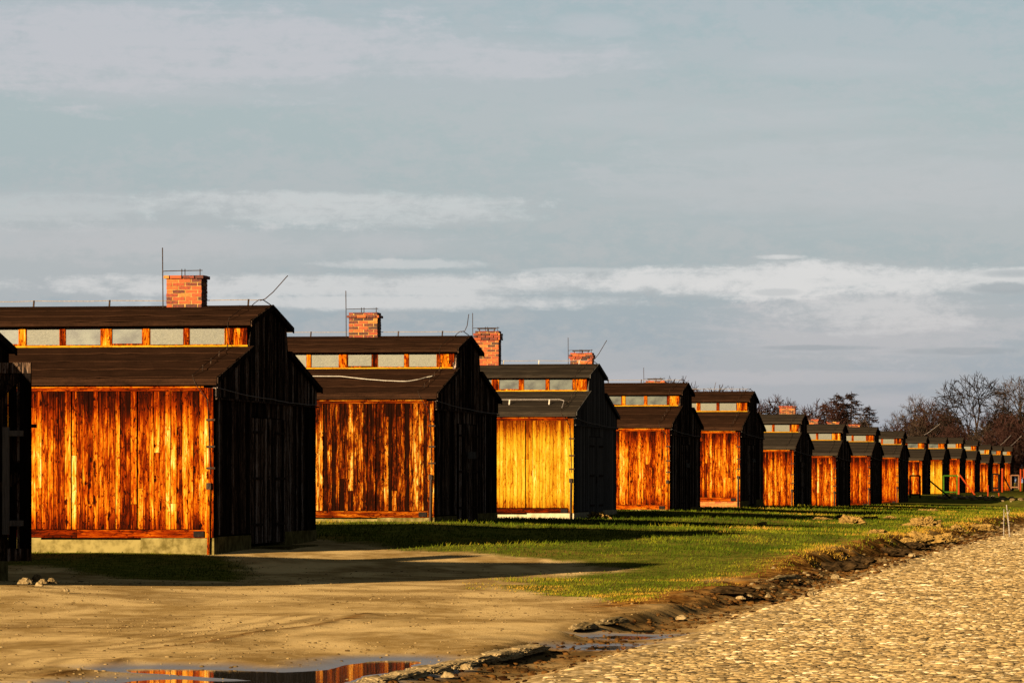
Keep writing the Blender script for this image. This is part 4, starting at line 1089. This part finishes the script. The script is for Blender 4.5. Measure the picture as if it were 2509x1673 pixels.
vx = np.empty((nb, 3, 3)); dxw, dyw = np.cos(an) * bw, np.sin(an) * bw
vx[:, 0] = np.stack([xx - dxw, yy - dyw, hb_ - .01], 1); vx[:, 1] = np.stack([xx + dxw, yy + dyw, hb_ - .01], 1); vx[:, 2] = np.stack([xx + lx, yy + ly, hb_ + bh], 1)
vg = np.exp(-((ss_ - 10.9) / .7) ** 2)
tn = np.clip(.42 + .34 * vg * (1 + vnoise(xx / 1.3, yy / 2.6, 69)) + .45 * vnoise(xx / 2.5, yy / 5, 65) + .4 * vnoise(xx / .6, yy / 1.4, 66) + nr.normal(0, .12, nb) + .25 * (ss_ > 9.8), 0, 1)
o = np_mesh('grass', vx.reshape(-1, 3), np.arange(nb * 3).reshape(-1, 3), qm, attrs={'tone': np.repeat(tn, 3)})
tag(o, 'short winter grass on the lawn along the barracks', kind='stuff')

# ------------------------------------------------------------------ bare trees behind the row
BARK = plain('bark', (0.006, 0.004, 0.003), (0.020, 0.012, 0.008), 2.0, bmp=0.3)
TWIGR = plain('reddish_twigs', (0.008, 0.0036, 0.003), (0.027, 0.0125, 0.0095), 1.2, bmp=0)
TWIGB = plain('brown_twigs', (0.008, 0.006, 0.0045), (0.030, 0.019, 0.013), 1.2, bmp=0)
OAKM = plain('dark_oak_twigs', (0.004, 0.003, 0.002), (0.012, 0.008, 0.006), 1.2, bmp=0)
FIRM = plain('dark_conifer_sprays', (0.004, 0.003, 0.003), (0.016, 0.009, 0.007), 1.5, bmp=0)
def grow(seed, hgt, clear, wid, ntip, rmin, shape='round', twigs=5, tw_len=.9):
    """bare tree: limbs divide until each reaches its own point of the crown -> (trunk mesh, twig mesh)"""
    r = random.Random(seed); tr, tw = MB(), MB()
    tips = []
    while len(tips) < ntip:
        p = Vector((r.uniform(-1, 1), r.uniform(-1, 1), r.uniform(-1, 1)))
        if p.length > 1 or p.length < r.random() ** .5 * .95: continue
        z = clear + (hgt - clear) * (p.z * .5 + .5); f = (z - clear) / (hgt - clear)
        k = 1.0 if shape == 'round' else (.35 + .65 * f ** .7) if shape == 'vase' else (1.15 - .55 * f)
        tips.append(Vector((p.x * wid * k, p.y * wid * k, z)))
    def rad(n): return max(rmin, hgt * .021 * (n / ntip) ** .46)
    def limb(p, d, pts, lev):
        n = len(pts)
        c = sum(pts, Vector()) / n
        if n == 1:
            q = pts[0]; m = p.lerp(q, .5) + d * (q - p).length * .16
            tw.tube([p, m, q], [rad(1), rmin, rmin * .8], 3, r.random())
            e = (q - m).normalized()
            for _ in range(twigs):
                b = m.lerp(q, r.uniform(.1, 1)); v = (e + Vector((r.gauss(0, .6), r.gauss(0, .6), r.gauss(.15, .5)))).normalized()
                tw.tube([b, b + v * tw_len * r.uniform(.4, 1.1)], [rmin * .85, rmin * .6], 3, r.random())
            return
        to = (c - p); ln = to.length * (.30 if lev else .12)
        dd = (d * .55 + to.normalized() * .6 + Vector((r.gauss(0, .10), r.gauss(0, .10), r.gauss(0, .06)))).normalized()
        q = p + dd * max(ln, .25); m = p.lerp(q, .5) + Vector((r.gauss(0, .05), r.gauss(0, .05), 0)) * ln
        big = n > ntip * .04
        (tr if big else tw).tube([p, m, q], [rad(n), rad(n) * .95, rad(n) * .88], 5 if big else 3, r.random())
        ax = Vector((r.gauss(0, 1), r.gauss(0, 1), r.gauss(0, .6)))
        a_, b_ = r.sample(pts, 2)
        for _ in range(3):
            A_ = [t for t in pts if (t - a_).length_squared <= (t - b_).length_squared]; B_ = [t for t in pts if (t - a_).length_squared > (t - b_).length_squared]
            if not A_ or not B_: break
            a_, b_ = sum(A_, Vector()) / len(A_), sum(B_, Vector()) / len(B_)
        if not A_ or not B_: A_, B_ = pts[:n // 2], pts[n // 2:]
        limb(q, dd, A_, lev + 1); limb(q, dd, B_, lev + 1)
    tr.tube([(0, 0, -.3), (.02 * hgt, 0, clear * .5), (0, .01 * hgt, clear * .8)], [rad(ntip) * 1.3, rad(ntip) * 1.05, rad(ntip)], 7)
    limb(Vector((0, .01 * hgt, clear * .8)), Vector((0, 0, 1)), tips, 0)
    return tr, tw
def conifer(seed, hgt):
    r = random.Random(seed); tr, tw = MB(), MB()
    tr.tube([(0, 0, -.3), (.05, 0, hgt * .5), (0, 0, hgt)], [hgt * .016, hgt * .010, .03], 5)
    for k in range(150):
        z = hgt * (.18 + .80 * (k / 150)); ln = (hgt - z) * .36 + .5; a = r.uniform(0, 6.28)
        if r.random() < .12: continue
        e = Vector((math.cos(a) * ln, math.sin(a) * ln, z + ln * r.uniform(-.25, .1))); s0 = Vector((0, 0, z))
        tw.tube([s0, e], [.035, .02], 3, r.random())
        for q in range(13):
            f = r.uniform(.25, 1); p = s0.lerp(e, f); w_ = r.uniform(.2, .55)
            d = Vector((r.gauss(0, 1), r.gauss(0, 1), r.gauss(-.25, .5))).normalized() * w_
            tw.tube([p, p + d], [.045, .02], 3, r.random())
    return tr, tw
proto = {}
def tree_kind(key, fn, twm):
    tr, tw = fn
    a = tr.build('trunk', BARK); b = tw.build('crown', twm)
    proto[key] = (a.data, b.data)
    bpy.data.objects.remove(a); bpy.data.objects.remove(b)
tree_kind('oak', grow(3, 14.0, 4.2, 5.2, 520, .034, 'round', 3, .9), OAKM)
tree_kind('upright', grow(8, 11.0, 1.6, 2.6, 420, .020, 'vase', 4, .8), TWIGB)
tree_kind('red', grow(12, 9.5, 1.2, 3.0, 430, .030, 'round', 5, .8), TWIGR)
tree_kind('red2', grow(21, 8.5, .8, 2.6, 430, .030, 'cone', 5, .8), TWIGB)
tree_kind('tall', grow(31, 14.0, 3.0, 3.8, 650, .022, 'vase', 4, .9), TWIGB)
tree_kind('larch', conifer(5, 11.0), FIRM)
tree_kind('fir', conifer(6, 12.0), FIRM)
TREES = [  # kind, column of the trunk, row of the top, depth, label
    ('oak', 2383, 908, 520, 'big spreading dark oak-like bare tree, tallest behind the far barracks'),
    ('tall', 2492, 918, 540, 'tall bare tree at the right picture edge'),
    ('upright', 2245, 962, 560, 'upright fan-shaped bare tree left of the big spreading tree'),
    ('upright', 2200, 1003, 600, 'small pale bare tree at the left end of the thicket'),
    ('red', 2285, 975, 580, 'reddish bare tree between the fan-shaped and the big spreading tree'),
    ('red2', 2318, 1005, 570, "reddish-brown bare tree behind the far barrack with pale bleached stripes"), ('red', 2447, 1000, 560, "reddish bare tree between the big spreading tree and the right-edge tree"), ('red2', 2467, 990, 590, "brownish bare tree just left of the tall right-edge tree"), ('red', 2345, 1035, 510, "reddish bare tree at the left foot of the big spreading tree"), ('red2', 2410, 1030, 505, "brown bare tree at the right foot of the big spreading tree"), ('red', 2300, 1000, 530, "dense reddish bare tree above the black-frame prop"), ('red2', 2262, 1005, 530, "brown bare tree behind the barrack with the slanting ridge rod"), ('red', 2480, 1005, 515, "reddish bare tree in front of the tall right-edge tree"), ('red2', 2510, 990, 530, "brown bare tree cut by the right picture edge"), ('red', 2228, 1020, 560, "low reddish bare tree above the rust-red barrack gable"), ('red2', 2375, 1045, 600, "low brown bare tree hidden behind the trunk of the big spreading tree"), ('red', 2445, 1040, 500, "low reddish bare tree above the last barracks' ridges"), ('upright', 2170, 1035, 640, 'faint small bare tree in the gap right of the dark conifers'),
    ('fir', 2086, 962, 560, 'pointed dark conifer-like tree, right one of two behind the middle barracks'), ('larch', 2050, 962, 570, 'pointed dark conifer-like tree, left one of two behind the middle barracks'),
    ('red', 2015, 975, 560, 'round reddish bare tree beside the pointed dark conifers'), ('larch', 2025, 985, 575, 'dark conifer at the left of the middle tree group'), ('fir', 2068, 985, 590, 'dark conifer between the two pointed ones'), ('larch', 2130, 992, 560, 'smaller dark conifer at the right of the middle tree group'), ('red2', 2110, 1010, 540, 'low reddish tree under the dark conifers'), ('red2', 1975, 1000, 580, 'low reddish tree behind the chimney of the sunken barrack'), ('red', 1900, 965, 600, 'feathery bare tree right of the brick-plinth barrack'),
    ('red2', 1760, 936, 560, 'bare tree crown showing above the roof of the brick-plinth barrack'), ('red', 1800, 946, 590, 'smaller bare crown right of the one above the brick-plinth roof'), ('upright', 1705, 950, 600, 'wispy bare crown top just left above the brick-plinth barrack'), ('red', 1665, 920, 640, 'tiny wispy crown above the amber barrack ridge'),
    ('red', 2600, 960, 560, ''), ('oak', 2660, 930, 600, ''), ('red2', 2560, 985, 540, '')]
r = random.Random(41)
for key, u, v, y, lab in TREES:
    if u > 2560: continue
    t_, c_ = proto[key]
    zmax = max(q.co.z for q in c_.vertices) if not hasattr(tree_kind, key) else getattr(tree_kind, key); setattr(tree_kind, key, zmax)
    gz = 0.55; top = at(u, v, y).z
    k = (top - gz) / zmax
    o = empty('bare_tree' if key not in ('fir', 'larch') else 'conifer_tree', (at(u, v, y).x, y, gz), r.uniform(0, 6.28)); o.scale = (k * r.uniform(.95, 1.15), k * r.uniform(.95, 1.15), k)
    tag(o, lab or 'reddish bare tree in the dense thicket behind the far barracks', 'tree', 'trees beyond the barracks')
    for nm, me in (('trunk', t_), ('crown', c_)):
        q = bpy.data.objects.new(nm, me); COL.objects.link(q); q.parent = o
